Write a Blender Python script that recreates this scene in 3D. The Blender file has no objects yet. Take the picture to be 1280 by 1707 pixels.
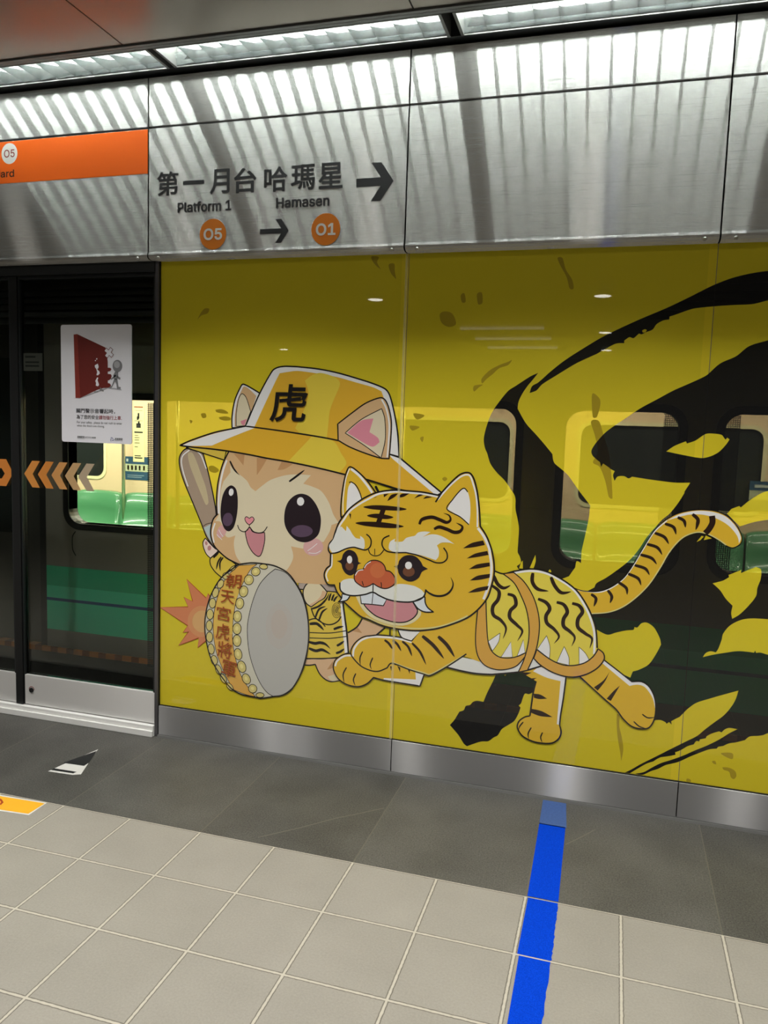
import bpy, bmesh, math, random
from mathutils import Matrix, Vector
from mathutils.geometry import tessellate_polygon

SC = bpy.context.scene
COL = SC.collection
random.seed(7)

# ------------------------------------------------------------------ camera
CAM = (2.0463, -3.2137, 1.5112)
YAW, PITCH, ROLL, FPX = 0.2859, -0.1048, 0.0326, 1303.63
_f = Vector((-math.sin(YAW)*math.cos(PITCH), math.cos(YAW)*math.cos(PITCH), math.sin(PITCH)))
_r = Vector((math.cos(YAW), math.sin(YAW), 0.0))
_u = _r.cross(_f)
_r2 = _r*math.cos(ROLL) + _u*math.sin(ROLL)
_u2 = -_r*math.sin(ROLL) + _u*math.cos(ROLL)
cd = bpy.data.cameras.new('camera')
cd.sensor_fit = 'VERTICAL'; cd.sensor_height = 24.0
cd.lens = FPX*24.0/1707.0
cd.clip_start = 0.05
cam = bpy.data.objects.new('camera', cd); COL.objects.link(cam)
cam.matrix_world = Matrix(((_r2.x, _u2.x, -_f.x, CAM[0]), (_r2.y, _u2.y, -_f.y, CAM[1]),
                           (_r2.z, _u2.z, -_f.z, CAM[2]), (0, 0, 0, 1)))
SC.camera = cam

# ------------------------------------------------------------------ world, view, light levels
SC.view_settings.view_transform = 'Standard'; SC.view_settings.look = 'None'
SC.view_settings.gamma = 1.0; SC.view_settings.use_curve_mapping = False
SC.view_settings.exposure = 0.0
SC.cycles.use_denoising = True
SC.cycles.caustics_reflective = False; SC.cycles.caustics_refractive = False
SC.cycles.transparent_max_bounces = 24; SC.cycles.max_bounces = 10
SC.cycles.sample_clamp_indirect = 6.0
W = bpy.data.worlds.new('world'); SC.world = W; W.use_nodes = True
W.node_tree.nodes['Background'].inputs[0].default_value = (0.02, 0.02, 0.022, 1)
W.node_tree.nodes['Background'].inputs[1].default_value = 1.0
NEAR_W, MID_W, FAR_W = 102.0, 60.0, 40.0     # ceiling downlights by row (W)
TUBE_E = 95.0           # radiance of the fluorescent tubes over the fascia
TRAIN_W = 46.0          # each light strip in the train
ROOM_TOP = 3.03

def downlamp(x, y, watt, cone):
    l = bpy.data.lights.new('downlight_lamp', 'SPOT'); l.energy = watt
    l.spot_size = math.radians(cone); l.spot_blend = 0.45; l.shadow_soft_size = 0.075
    l.color = (1.0, 0.965, 0.92)
    o = bpy.data.objects.new('downlight_lamp', l); COL.objects.link(o)
    o.location = (x, y, ROOM_TOP - 0.03)
    return o
NEAR_ROW = [(-2.04+1.28*k, -1.5) for k in range(6)]  # unseen row, added to light the mural and leave its top darker
MID_ROW = [(x, -2.8) for x in (-0.76, 1.80, 4.36)]
FAR_ROWS = [(-0.76, -5.7), (1.80, -5.7), (4.36, -5.7), (1.78, -8.8), (1.76, -11.2), (-4.35, -11.2)]
DOWNS = NEAR_ROW + MID_ROW + FAR_ROWS
for _x, _y in NEAR_ROW: downlamp(_x, _y, NEAR_W, 116)
for _x, _y in MID_ROW: downlamp(_x, _y, MID_W, 130)
for _x, _y in FAR_ROWS: downlamp(_x, _y, FAR_W, 100)
def trainlamp(x, y, z, sx):
    l = bpy.data.lights.new('train_lamp', 'AREA'); l.shape = 'RECTANGLE'; l.size = sx; l.size_y = 0.15
    l.energy = TRAIN_W; l.color = (1.0, 0.92, 0.78)
    o = bpy.data.objects.new('train_lamp', l); COL.objects.link(o); o.location = (x, y, z)
for _x in (-2.6, -0.4, 1.8, 4.0):
    trainlamp(_x, 1.25, 2.16, 1.6); trainlamp(_x, 2.35, 2.16, 1.6)

# ------------------------------------------------------------------ materials
def lin(c):
    return tuple((v/255/12.92) if v <= 10 else ((v/255+0.055)/1.055)**2.4 for v in c)
def rgb(r, g, b, k=1.0):
    return tuple(min(0.95, v*k) for v in lin((r, g, b))) + (1.0,)
MATS = {}
def nmat(name):
    m = bpy.data.materials.new(name); m.use_nodes = True
    return m, m.node_tree.nodes, m.node_tree.links, m.node_tree.nodes['Principled BSDF']
def mat(name, col, rough=0.5, metal=0.0, coat=0.0, emit=0.0, noise=0.0, nscale=40.0, spec=0.5):
    if name in MATS: return MATS[name]
    m, N, L, b = nmat(name)
    b.inputs['Base Color'].default_value = col
    b.inputs['Roughness'].default_value = rough; b.inputs['Metallic'].default_value = metal
    b.inputs['Coat Weight'].default_value = coat; b.inputs['Coat Roughness'].default_value = 0.02
    b.inputs['Specular IOR Level'].default_value = spec
    if emit:
        b.inputs['Emission Color'].default_value = col; b.inputs['Emission Strength'].default_value = emit
    if noise:
        tc = N.new('ShaderNodeTexCoord'); n = N.new('ShaderNodeTexNoise'); n.inputs['Scale'].default_value = nscale
        n.inputs['Detail'].default_value = 4.0
        L.new(tc.outputs['Object'], n.inputs['Vector'])
        mx = N.new('ShaderNodeMix'); mx.data_type = 'RGBA'
        mx.inputs[6].default_value = tuple(v*(1-noise) for v in col[:3]) + (1,)
        mx.inputs[7].default_value = tuple(min(1, v*(1+noise)) for v in col[:3]) + (1,)
        L.new(n.outputs['Fac'], mx.inputs[0]); L.new(mx.outputs[2], b.inputs['Base Color'])
    MATS[name] = m
    return m
def steel(name, tint, r=0.36, aniso=0.75, diff=0.18, dcol=None):
    """horizontally brushed steel: reflections smear up and down, not sideways"""
    m, N, L, b = nmat(name); N.remove(b)
    out = N['Material Output']
    t = N.new('ShaderNodeCombineXYZ'); t.inputs[0].default_value = 1.0
    g = N.new('ShaderNodeBsdfAnisotropic'); g.distribution = 'GGX'
    g.inputs['Roughness'].default_value = r; g.inputs['Anisotropy'].default_value = aniso
    L.new(t.outputs[0], g.inputs['Tangent'])
    tc = N.new('ShaderNodeTexCoord'); mp = N.new('ShaderNodeMapping'); mp.inputs['Scale'].default_value = (6, 6, 900)
    n = N.new('ShaderNodeTexNoise'); n.inputs['Scale'].default_value = 1.0; n.inputs['Detail'].default_value = 3.0
    L.new(tc.outputs['Object'], mp.inputs[0]); L.new(mp.outputs[0], n.inputs['Vector'])
    cr = N.new('ShaderNodeMix'); cr.data_type = 'RGBA'
    cr.inputs[6].default_value = tuple(v*0.90 for v in tint[:3]) + (1,); cr.inputs[7].default_value = tint
    L.new(n.outputs['Fac'], cr.inputs[0]); L.new(cr.outputs[2], g.inputs['Color'])
    d = N.new('ShaderNodeBsdfDiffuse'); d.inputs['Color'].default_value = dcol or tint
    mx = N.new('ShaderNodeMixShader'); mx.inputs[0].default_value = diff
    L.new(g.outputs[0], mx.inputs[1]); L.new(d.outputs[0], mx.inputs[2]); L.new(mx.outputs[0], out.inputs[0])
    MATS[name] = m
    return m
def film(name, col, see, tcol):
    """print on glass: glossy front, lets part of the light behind through"""
    m, N, L, b = nmat(name); out = N['Material Output']
    b.inputs['Base Color'].default_value = col; b.inputs['Roughness'].default_value = 0.45
    b.inputs['Coat Weight'].default_value = 1.0; b.inputs['Coat Roughness'].default_value = 0.012
    b.inputs['Specular IOR Level'].default_value = 0.2
    t = N.new('ShaderNodeBsdfTransparent'); t.inputs[0].default_value = tcol
    mx = N.new('ShaderNodeMixShader'); mx.inputs[0].default_value = see
    L.new(b.outputs[0], mx.inputs[1]); L.new(t.outputs[0], mx.inputs[2]); L.new(mx.outputs[0], out.inputs[0])
    MATS[name] = m
    return m
def glass(name, tint, refl=1.0):
    m, N, L, b = nmat(name); N.remove(b); out = N['Material Output']
    t = N.new('ShaderNodeBsdfTransparent'); t.inputs[0].default_value = tint
    g = N.new('ShaderNodeBsdfGlossy'); g.inputs['Roughness'].default_value = 0.0
    fr = N.new('ShaderNodeFresnel'); fr.inputs[0].default_value = 1.34
    mx = N.new('ShaderNodeMixShader')
    L.new(fr.outputs[0], mx.inputs[0]); L.new(t.outputs[0], mx.inputs[1]); L.new(g.outputs[0], mx.inputs[2])
    L.new(mx.outputs[0], out.inputs[0]); MATS[name] = m
    return m
def dots(name, col, pitch, open_frac):
    """dark dot screen printed on clear glass"""
    m, N, L, b = nmat(name); out = N['Material Output']
    b.inputs['Base Color'].default_value = col
    tc = N.new('ShaderNodeTexCoord'); sp = N.new('ShaderNodeSeparateXYZ'); L.new(tc.outputs['Object'], sp.inputs[0])
    def tri(sock):
        a = N.new('ShaderNodeMath'); a.operation = 'DIVIDE'; a.inputs[1].default_value = pitch; L.new(sock, a.inputs[0])
        f = N.new('ShaderNodeMath'); f.operation = 'FRACT'; L.new(a.outputs[0], f.inputs[0])
        c = N.new('ShaderNodeMath'); c.operation = 'LESS_THAN'; c.inputs[1].default_value = open_frac; L.new(f.outputs[0], c.inputs[0])
        return c.outputs[0]
    mu = N.new('ShaderNodeMath'); mu.operation = 'MULTIPLY'
    L.new(tri(sp.outputs[0]), mu.inputs[0]); L.new(tri(sp.outputs[2]), mu.inputs[1])
    t = N.new('ShaderNodeBsdfTransparent')
    mx = N.new('ShaderNodeMixShader'); L.new(mu.outputs[0], mx.inputs[0]); L.new(b.outputs[0], mx.inputs[1]); L.new(t.outputs[0], mx.inputs[2])
    L.new(mx.outputs[0], out.inputs[0]); MATS[name] = m
    return m

TILE, TX0, TY0 = 0.30, 0.048, -0.741
def floor_mat():
    m, N, L, b = nmat('floor_tiles')
    geo = N.new('ShaderNodeNewGeometry'); sp = N.new('ShaderNodeSeparateXYZ'); L.new(geo.outputs['Position'], sp.inputs[0])
    wob = N.new('ShaderNodeTexNoise'); wob.inputs['Scale'].default_value = 70.0; wob.inputs['Detail'].default_value = 5.0
    L.new(geo.outputs['Position'], wob.inputs['Vector'])
    def op(o, a, bb=None):
        n = N.new('ShaderNodeMath'); n.operation = o
        if isinstance(a, (int, float)): n.inputs[0].default_value = a
        else: L.new(a, n.inputs[0])
        if bb is not None:
            if isinstance(bb, (int, float)): n.inputs[1].default_value = bb
            else: L.new(bb, n.inputs[1])
        return n.outputs[0]
    def edge(sock, off):
        s = op('SUBTRACT', sock, off); s = op('DIVIDE', s, TILE); fr = op('FRACT', s)
        d = op('MINIMUM', fr, op('SUBTRACT', 1.0, fr))
        return op('MULTIPLY', d, TILE)          # metres to the nearest joint
    d = op('MINIMUM', edge(sp.outputs[0], TX0), edge(sp.outputs[1], TY0))
    d = op('ADD', d, op('MULTIPLY', op('SUBTRACT', wob.outputs['Fac'], 0.5), 0.0045))
    # per tile tone
    ix = op('FLOOR', op('DIVIDE', op('SUBTRACT', sp.outputs[0], TX0), TILE)); iy = op('FLOOR', op('DIVIDE', op('SUBTRACT', sp.outputs[1], TY0), TILE))
    cb = N.new('ShaderNodeCombineXYZ'); L.new(ix, cb.inputs[0]); L.new(iy, cb.inputs[1])
    wn = N.new('ShaderNodeTexWhiteNoise'); wn.noise_dimensions = '2D'; L.new(cb.outputs[0], wn.inputs['Vector'])
    n1 = N.new('ShaderNodeTexNoise'); n1.inputs['Scale'].default_value = 150.0; n1.inputs['Detail'].default_value = 6.0; n1.inputs['Roughness'].default_value = 0.65; L.new(geo.outputs['Position'], n1.inputs['Vector'])
    n2 = N.new('ShaderNodeTexNoise'); n2.inputs['Scale'].default_value = 5.0; n2.inputs['Detail'].default_value = 5.0; L.new(geo.outputs['Position'], n2.inputs['Vector'])
    v = op('ADD', op('MULTIPLY', n1.outputs['Fac'], 0.75), op('MULTIPLY', n2.outputs['Fac'], 0.4))
    v = op('ADD', v, op('MULTIPLY', wn.outputs['Value'], 0.12))
    cr = N.new('ShaderNodeValToRGB'); e = cr.color_ramp.elements
    e[0].position = 0.3; e[0].color = (0.275, 0.258, 0.222, 1); e[1].position = 0.9; e[1].color = (0.385, 0.363, 0.317, 1)
    L.new(v, cr.inputs[0])
    # joint: dark edge lines either side of a pale grout bead
    gr = N.new('ShaderNodeValToRGB'); g = gr.color_ramp; g.interpolation = 'LINEAR'
    g.elements[0].position = 0.0; g.elements[0].color = (0.58, 0.545, 0.46, 1)
    g.elements[1].position = 0.40; g.elements[1].color = (0.50, 0.465, 0.39, 1)
    x = g.elements.new(0.52); x.color = (0.14, 0.13, 0.108, 1)
    x = g.elements.new(0.70); x.color = (0.16, 0.145, 0.12, 1)
    x = g.elements.new(0.85); x.color = (0.32, 0.30, 0.26, 1)
    L.new(op('DIVIDE', d, 0.0085), gr.inputs[0])
    isj = op('LESS_THAN', d, 0.0074)
    mx = N.new('ShaderNodeMix'); mx.data_type = 'RGBA'; L.new(isj, mx.inputs[0]); L.new(cr.outputs[0], mx.inputs[6]); L.new(gr.outputs[0], mx.inputs[7])
    L.new(mx.outputs[2], b.inputs['Base Color'])
    bp = N.new('ShaderNodeBump'); bp.inputs['Strength'].default_value = 0.25; bp.inputs['Distance'].default_value = 0.002
    L.new(n1.outputs['Fac'], bp.inputs['Height']); L.new(bp.outputs[0], b.inputs['Normal'])
    b.inputs['Roughness'].default_value = 0.55; b.inputs['Specular IOR Level'].default_value = 0.3
    return m
def granite_mat():
    m, N, L, b = nmat('dark_granite')
    geo = N.new('ShaderNodeNewGeometry'); sp = N.new('ShaderNodeSeparateXYZ'); L.new(geo.outputs['Position'], sp.inputs[0])
    def op(o, a, bb=None):
        n = N.new('ShaderNodeMath'); n.operation = o
        for i, q in enumerate((a, bb)):
            if q is None: continue
            if isinstance(q, (int, float)): n.inputs[i].default_value = q
            else: L.new(q, n.inputs[i])
        return n.outputs[0]
    fr = op('FRACT', op('DIVIDE', op('SUBTRACT', sp.outputs[0], TX0), 0.6))
    d = op('MULTIPLY', op('MINIMUM', fr, op('SUBTRACT', 1.0, fr)), 0.6)
    j = op('LESS_THAN', d, 0.0022)
    ix = op('FLOOR', op('DIVIDE', op('SUBTRACT', sp.outputs[0], TX0), 0.6))
    wn = N.new('ShaderNodeTexWhiteNoise'); wn.noise_dimensions = '1D'; L.new(ix, wn.inputs['W'])
    n1 = N.new('ShaderNodeTexNoise'); n1.inputs['Scale'].default_value = 170.0; n1.inputs['Detail'].default_value = 6.0; n1.inputs['Roughness'].default_value = 0.75; L.new(geo.outputs['Position'], n1.inputs['Vector'])
    n2 = N.new('ShaderNodeTexNoise'); n2.inputs['Scale'].default_value = 4.0; n2.inputs['Detail'].default_value = 4.0; L.new(geo.outputs['Position'], n2.inputs['Vector'])
    v = op('ADD', op('MULTIPLY', op('SUBTRACT', op('MULTIPLY', n1.outputs['Fac'], 1.7), 0.35), 0.75), op('ADD', op('MULTIPLY', n2.outputs['Fac'], 0.35), op('MULTIPLY', wn.outputs['Value'], 0.10)))
    cr = N.new('ShaderNodeValToRGB'); e = cr.color_ramp.elements
    e[0].position = 0.36; e[0].color = (0.030, 0.029, 0.026, 1); e[1].position = 0.86; e[1].color = (0.155, 0.151, 0.135, 1)
    L.new(v, cr.inputs[0])
    mx = N.new('ShaderNodeMix'); mx.data_type = 'RGBA'; L.new(op('MULTIPLY', j, 0.7), mx.inputs[0]); L.new(cr.outputs[0], mx.inputs[6]); mx.inputs[7].default_value = (0.15, 0.14, 0.11, 1)
    L.new(mx.outputs[2], b.inputs['Base Color'])
    b.inputs['Roughness'].default_value = 0.5; b.inputs['Specular IOR Level'].default_value = 0.4
    return m

# ------------------------------------------------------------------ mesh helpers
def mesh_obj(name, bm, mats, parent=None, bevel=0.0, smooth=False):
    me = bpy.data.meshes.new(name)
    if bevel:
        bmesh.ops.bevel(bm, geom=[e for e in bm.edges], offset=bevel, segments=2, affect='EDGES', profile=0.5)
    bm.to_mesh(me); bm.free()
    for m in (mats if isinstance(mats, (list, tuple)) else [mats]): me.materials.append(m)
    if smooth:
        for p in me.polygons: p.use_smooth = True
    o = bpy.data.objects.new(name, me); COL.objects.link(o)
    if parent is not None:
        o.parent = parent; o.matrix_parent_inverse = Matrix.Translation(-Vector(parent.location))
    return o
def box(bm, x0, x1, y0, y1, z0, z1, mi=0):
    v = [bm.verts.new(p) for p in ((x0, y0, z0), (x1, y0, z0), (x1, y1, z0), (x0, y1, z0), (x0, y0, z1), (x1, y0, z1), (x1, y1, z1), (x0, y1, z1))]
    for f in ((3, 2, 1, 0), (4, 5, 6, 7), (0, 1, 5, 4), (1, 2, 6, 5), (2, 3, 7, 6), (3, 0, 4, 7)):
        fc = bm.faces.new([v[i] for i in f]); fc.material_index = mi
def boxo(name, dims, m, parent=None, bevel=0.0):
    bm = bmesh.new(); box(bm, *dims)
    return mesh_obj(name, bm, m, parent, bevel)
def profile_x(bm, prof, x0, x1, mi=0):
    """closed (y, z) outline pulled along x"""
    n = len(prof)
    a = [bm.verts.new((x0, y, z)) for y, z in prof]; b = [bm.verts.new((x1, y, z)) for y, z in prof]
    for i in range(n):
        k = (i+1) % n
        bm.faces.new((a[i], a[k], b[k], b[i])).material_index = mi
    bm.faces.new(a[::-1]).material_index = mi; bm.faces.new(b).material_index = mi
    bmesh.ops.recalc_face_normals(bm, faces=bm.faces[:])
def cyl(bm, p, q, r, n=14, r2=None, caps=True):
    p, q = Vector(p), Vector(q); d = (q-p).normalized()
    s = d.orthogonal().normalized(); t = d.cross(s); r2 = r if r2 is None else r2
    A = [bm.verts.new(p+(s*math.cos(2*math.pi*i/n)+t*math.sin(2*math.pi*i/n))*r) for i in range(n)]
    B = [bm.verts.new(q+(s*math.cos(2*math.pi*i/n)+t*math.sin(2*math.pi*i/n))*r2) for i in range(n)]
    for i in range(n):
        k = (i+1) % n; bm.faces.new((A[i], A[k], B[k], B[i]))
    if caps: bm.faces.new(A[::-1]); bm.faces.new(B)
def round_rect(x0, x1, z0, z1, r, n=6):
    out = []
    for cx, cz, a0 in ((x1-r, z1-r, 0), (x0+r, z1-r, 90), (x0+r, z0+r, 180), (x1-r, z0+r, 270)):
        for i in range(n+1):
            a = math.radians(a0 + 90*i/n); out.append((cx+r*math.cos(a), cz+r*math.sin(a)))
    return out
def slab(bm, loops, y0, y1, mi=0):
    """solid plate in the x-z plane: outline plus holes, between y0 (front) and y1"""
    flat = [p for lp in loops for p in lp]
    tris = tessellate_polygon([[Vector((x, z, 0)) for x, z in lp] for lp in loops])
    F = [bm.verts.new((x, y0, z)) for x, z in flat]
    if y1 is not None: B = [bm.verts.new((x, y1, z)) for x, z in flat]
    for t in tris:
        try:
            bm.faces.new([F[i] for i in t]).material_index = mi
            if y1 is not None: bm.faces.new([B[i] for i in t[::-1]]).material_index = mi
        except ValueError: pass
    if y1 is not None:
        k = 0
        for lp in loops:
            n = len(lp)
            for i in range(n):
                a, b_ = k+i, k+(i+1) % n
                bm.faces.new((F[a], F[b_], B[b_], B[a])).material_index = mi
            k += n
    for f in bm.faces: f.normal_update()
    fr = [f for f in bm.faces if f.normal.y > 0.5 and abs(f.calc_center_median().y-y0) < 1e-7]
    if fr: bmesh.ops.reverse_faces(bm, faces=fr)
    if y1 is not None:
        bmesh.ops.recalc_face_normals(bm, faces=bm.faces[:])
def thing(name, label, cat, loc=(0, 0, 0), group=None, kind=None):
    o = bpy.data.objects.new(name, None); COL.objects.link(o); o.location = loc; o.empty_display_size = 0.1
    return tag(o, label, cat, group, kind)
def tag(o, label, cat, group=None, kind=None):
    o['label'] = label; o['category'] = cat
    if group: o['group'] = group
    if kind: o['kind'] = kind
    return o
def struct(o, label=None, cat=None):
    o['kind'] = 'structure'
    if label: o['label'] = label
    if cat: o['category'] = cat
    return o

# the sans serif that ships inside Blender for its own interface; the built-in default stands in if it is missing
SANS = None
try:
    import os
    SANS = bpy.data.fonts.load(os.path.join(bpy.utils.system_resource('DATAFILES'), 'fonts', 'Inter.woff2'))
except Exception:
    SANS = None
# text outlines as meshes lying in the x-z plane, facing -y
def text_bm(bm, s, x, z, y, height=None, width=None, bold=0.0, align='C', shear=0.0, rot=0.0, mi=0, sans=False):
    """writes s into bm; (x, z) is the centre (or left end) of its bounding box; height/width in metres"""
    cu = bpy.data.curves.new('txt', 'FONT'); cu.body = s; cu.size = 1.0; cu.resolution_u = 4; cu.fill_mode = 'FRONT'
    if sans and SANS: cu.font = SANS
    ob = bpy.data.objects.new('txt', cu); COL.objects.link(ob)
    dg = bpy.context.evaluated_depsgraph_get(); dg.update()
    me = bpy.data.meshes.new_from_object(ob.evaluated_get(dg))
    vs = [v.co.copy() for v in me.vertices]; ps = [list(p.vertices) for p in me.polygons]
    if bold:        # heavier weight: a stroke of that width along every outline edge
        cnt = {}; n0 = len(vs)
        for p in ps:
            for i in range(len(p)):
                k = tuple(sorted((p[i], p[(i+1) % len(p)]))); cnt[k] = cnt.get(k, 0)+1
        for (a, b), c in cnt.items():
            if c != 1: continue
            d = vs[b]-vs[a]
            if d.length < 1e-7: continue
            d = d.normalized()*bold; n_ = Vector((-d.y, d.x, 0)); p0 = vs[a]-d*0.7; p1 = vs[b]+d*0.7; i = len(vs); lift = Vector((0, 0, 1e-6*(i+1-n0)))
            vs += [p0+n_+lift, p0-n_+lift, p1-n_+lift, p1+n_+lift]; ps.append([i, i+1, i+2, i+3])
    bpy.data.objects.remove(ob); bpy.data.curves.remove(cu); bpy.data.meshes.remove(me)
    if not vs: return
    x0, x1 = min(v.x for v in vs), max(v.x for v in vs); y0, y1 = min(v.y for v in vs), max(v.y for v in vs)
    sx = sy = 1.0
    if height: sy = height/max(1e-6, y1-y0); sx = sy
    if width:
        sx = width/max(1e-6, x1-x0)
        if not height: sy = sx
    ca, sa = math.cos(rot), math.sin(rot)
    V = []
    for v in vs:
        a = (v.x-(x0 if align == 'L' else x1 if align == 'R' else (x0+x1)/2))*sx; b = (v.y-(y0+y1)/2)*sy
        a += shear*b
        V.append(bm.verts.new((x+a*ca-b*sa, y-v.z, z+a*sa+b*ca)))
    for p in ps:
        try: f = bm.faces.new([V[i] for i in p])
        except ValueError: continue
        f.material_index = mi; f.normal_update()
        if f.normal.y > 0: f.normal_flip()
def poly(bm, pts, y, mi=0):
    slab_t = tessellate_polygon([[Vector((a, b, 0)) for a, b in pts]])
    V = [bm.verts.new((a, y, b)) for a, b in pts]
    for t in slab_t:
        try: f = bm.faces.new([V[i] for i in t])
        except ValueError: continue
        f.material_index = mi; f.normal_update()
        if f.normal.y > 0: f.normal_flip()
def disc(bm, cx, cz, rx, rz, y, mi=0, n=28):
    poly(bm, [(cx+rx*math.cos(2*math.pi*i/n), cz+rz*math.sin(2*math.pi*i/n)) for i in range(n)], y, mi)

# drawing helpers for the mural: control points in half millimetres on the wall plane
def parse(s):
    out = []
    for q in s.split():
        c = q.endswith('c'); a, b = q.rstrip('c').split(',')
        out.append((int(a)/2000.0, int(b)/2000.0, c))
    return out
def spline(pts, closed, step=0.005):
    """rounded line through the points, sharp at those marked c"""
    n = len(pts); out = []
    rng = range(n) if closed else range(n-1)
    for i in rng:
        p1, p2 = pts[i], pts[(i+1) % n]
        p0 = pts[(i-1) % n] if (closed or i > 0) else p1
        p3 = pts[(i+2) % n] if (closed or i+2 < n) else p2
        if p1[2]: p0 = p1
        if p2[2]: p3 = p2
        L = math.hypot(p2[0]-p1[0], p2[1]-p1[1])
        k = max(1, min(10, int(L/step)))
        if p1[2] and p2[2]: k = 1
        def tan(a, b, c, la):
            # tangent at b limited by the segment's own length
            tx, tz = (c[0]-a[0])/2, (c[1]-a[1])/2; l = math.hypot(tx, tz)
            m = min(1.0, 1.0*la/l) if l > 1e-9 else 1.0
            return tx*m, tz*m
        t1 = tan(p0, p1, p2, L); t2 = tan(p1, p2, p3, L)
        for j in range(k):
            t = j/k; h1 = 2*t**3-3*t**2+1; h2 = t**3-2*t**2+t; h3 = -2*t**3+3*t**2; h4 = t**3-t**2
            out.append((h1*p1[0]+h2*t1[0]+h3*p2[0]+h4*t2[0], h1*p1[1]+h2*t1[1]+h3*p2[1]+h4*t2[1]))
    if not closed: out.append(pts[-1][:2])
    return out
def ribbon(bm, line, w, y, mi, taper=False, closed=False):
    n = len(line)
    if n < 2: return
    L, R = [], []
    for i in range(n):
        a = line[(i-1) % n] if (closed or i > 0) else line[i]; b = line[(i+1) % n] if (closed or i < n-1) else line[i]
        dx, dz = b[0]-a[0], b[1]-a[1]; l = math.hypot(dx, dz) or 1e-9
        k = w/2
        if taper:
            t = i/(n-1); k *= max(0.06, min(1.0, math.sin(math.pi*min(1, 0.18+0.82*t))**0.8*1.15))
        ax, az = -dz/l*k, dx/l*k
        L.append(bm.verts.new((line[i][0]+ax, y, line[i][1]+az))); R.append(bm.verts.new((line[i][0]-ax, y, line[i][1]-az)))
    for i in range(n if closed else n-1):
        k = (i+1) % n
        f = bm.faces.new((L[i], L[k], R[k], R[i])); f.material_index = mi; f.normal_update()
        if f.normal.y > 0: f.normal_flip()

# mural drawing, points on the wall plane in half millimetres (x,z)
# ---- artwork
BLACKS = [
    "3392,3354c 3408,3408 3456,3439 3550,3528 3650,3612 3792,3709 3947,3805 4182,3921 4385,4010 4544,4089 4713,4177 4868,4234 5073,4269 5542,4273c 5550,4180c 5089,4059 4987,4033 4856,4028 4724,4020 4591,4007 4537,3992 4457,3962 4414,3948c 4413,3926c 4371,3919 4324,3891 4299,3852 4258,3834 4217,3815 4202,3822 4162,3786 4133,3795 4095,3768c 4096,3749c 4037,3746 3967,3710 3897,3668 3740,3590 3597,3498 3487,3424 3444,3375",
    "3452,3515c 3395,3488 3337,3450 3278,3409 3219,3368 3151,3280 3093,3186 3057,3082 3038,2978 3049,2906 3072,2855 3102,2773 3158,2703 3223,2643 3278,2573 3318,2508 3326,2409 3347,2327 3361,2255 3361,2150 3361,2055 3378,2025 3391,1973 3359,1939c 3373,1917c 3447,1883 3673,1850 3782,1890c 3827,1967c 3836,2019 3870,2006c 3869,2104c 3891,2239 3909,2363 3915,2475c 3875,2524 3811,2601 3737,2699 3684,2747 3622,2795 3606,2825 3598,2871c 3534,2944 3460,3023 3374,3112 3302,3227c 3307,3283 3332,3344 3369,3405 3412,3461",
    "3899,2910 3924,2963 3986,3045 4059,3110 4153,3180 4245,3250 4358,3319 4470,3387 4571,3438 4651,3478 4710,3513 4795,3598 4902,3653 4986,3727 5111,3770 5571,3927c 5810,1063c 5538,908 5338,799 5305,777c 5272,767 5212,753 5180,719c 5112,689c 5069,676 5029,649c 4993,637 4985,621c 4933,608 4881,580 4795,527 4708,468 4619,429 4566,390 4512,361 4458,324 4417,312c 4393,321c 4457,344 4519,393 4581,438 4652,475 4740,524 4827,582 4913,635 4997,697 5064,756 5122,799c 5060,800 5027,780 5009,756 4993,763c 4941,738 4903,708 4900,693c 4858,678c 4853,659c 4832,661 4815,630c 4771,609 4719,566 4682,545c 4687,525c 4659,514 4614,499 4578,488c 4551,469 4525,445c 4471,416 4400,358 4351,316c 4313,317c 4363,352 4434,410 4506,462 4576,513 4646,565 4707,609 4768,653 4836,703 4886,760 4952,829 5018,897 5065,972 5091,1034 5106,1106c 5006,1062 4904,1015 4809,967 4750,910 4717,866 4696,838c 4666,817 4636,794c 4642,767c 4621,786c 4603,768c 4596,779 4558,793 4521,788c 4441,748 4273,865 4075,1054 3886,1207 3860,1504 3870,1743c 3938,1785 3986,1816c 4000,1852 4073,1904 4175,1992 4246,2065 4304,2148 4360,2253 4418,2335 4466,2399 4514,2446 4570,2531 4615,2621 4606,2613 4648,2694c 4548,2689 4452,2695 4334,2706 4219,2720c 4193,2705 4159,2721 4110,2715 4090,2680c 4075,2723 4086,2757c 4052,2773 4040,2784 3994,2813c 3981,2785c 3969,2823c 3942,2843 3909,2874",
    "2857,510c 2895,562 2920,611 2935,640c 2972,659 2988,698 3023,711 3049,742 3083,756 3137,754c 3168,844 3207,938 3234,1013c 3262,1061c 3551,1096c 3576,1020 3566,888c 3541,887c 3512,870 3482,871 3467,838 3452,782 3434,762c 3450,745c 3435,691 3404,624 3355,581 3304,538 3272,479 3238,455 3196,417 3135,404 3074,376 3013,344c 2985,363 2937,430 2890,478",
]
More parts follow.
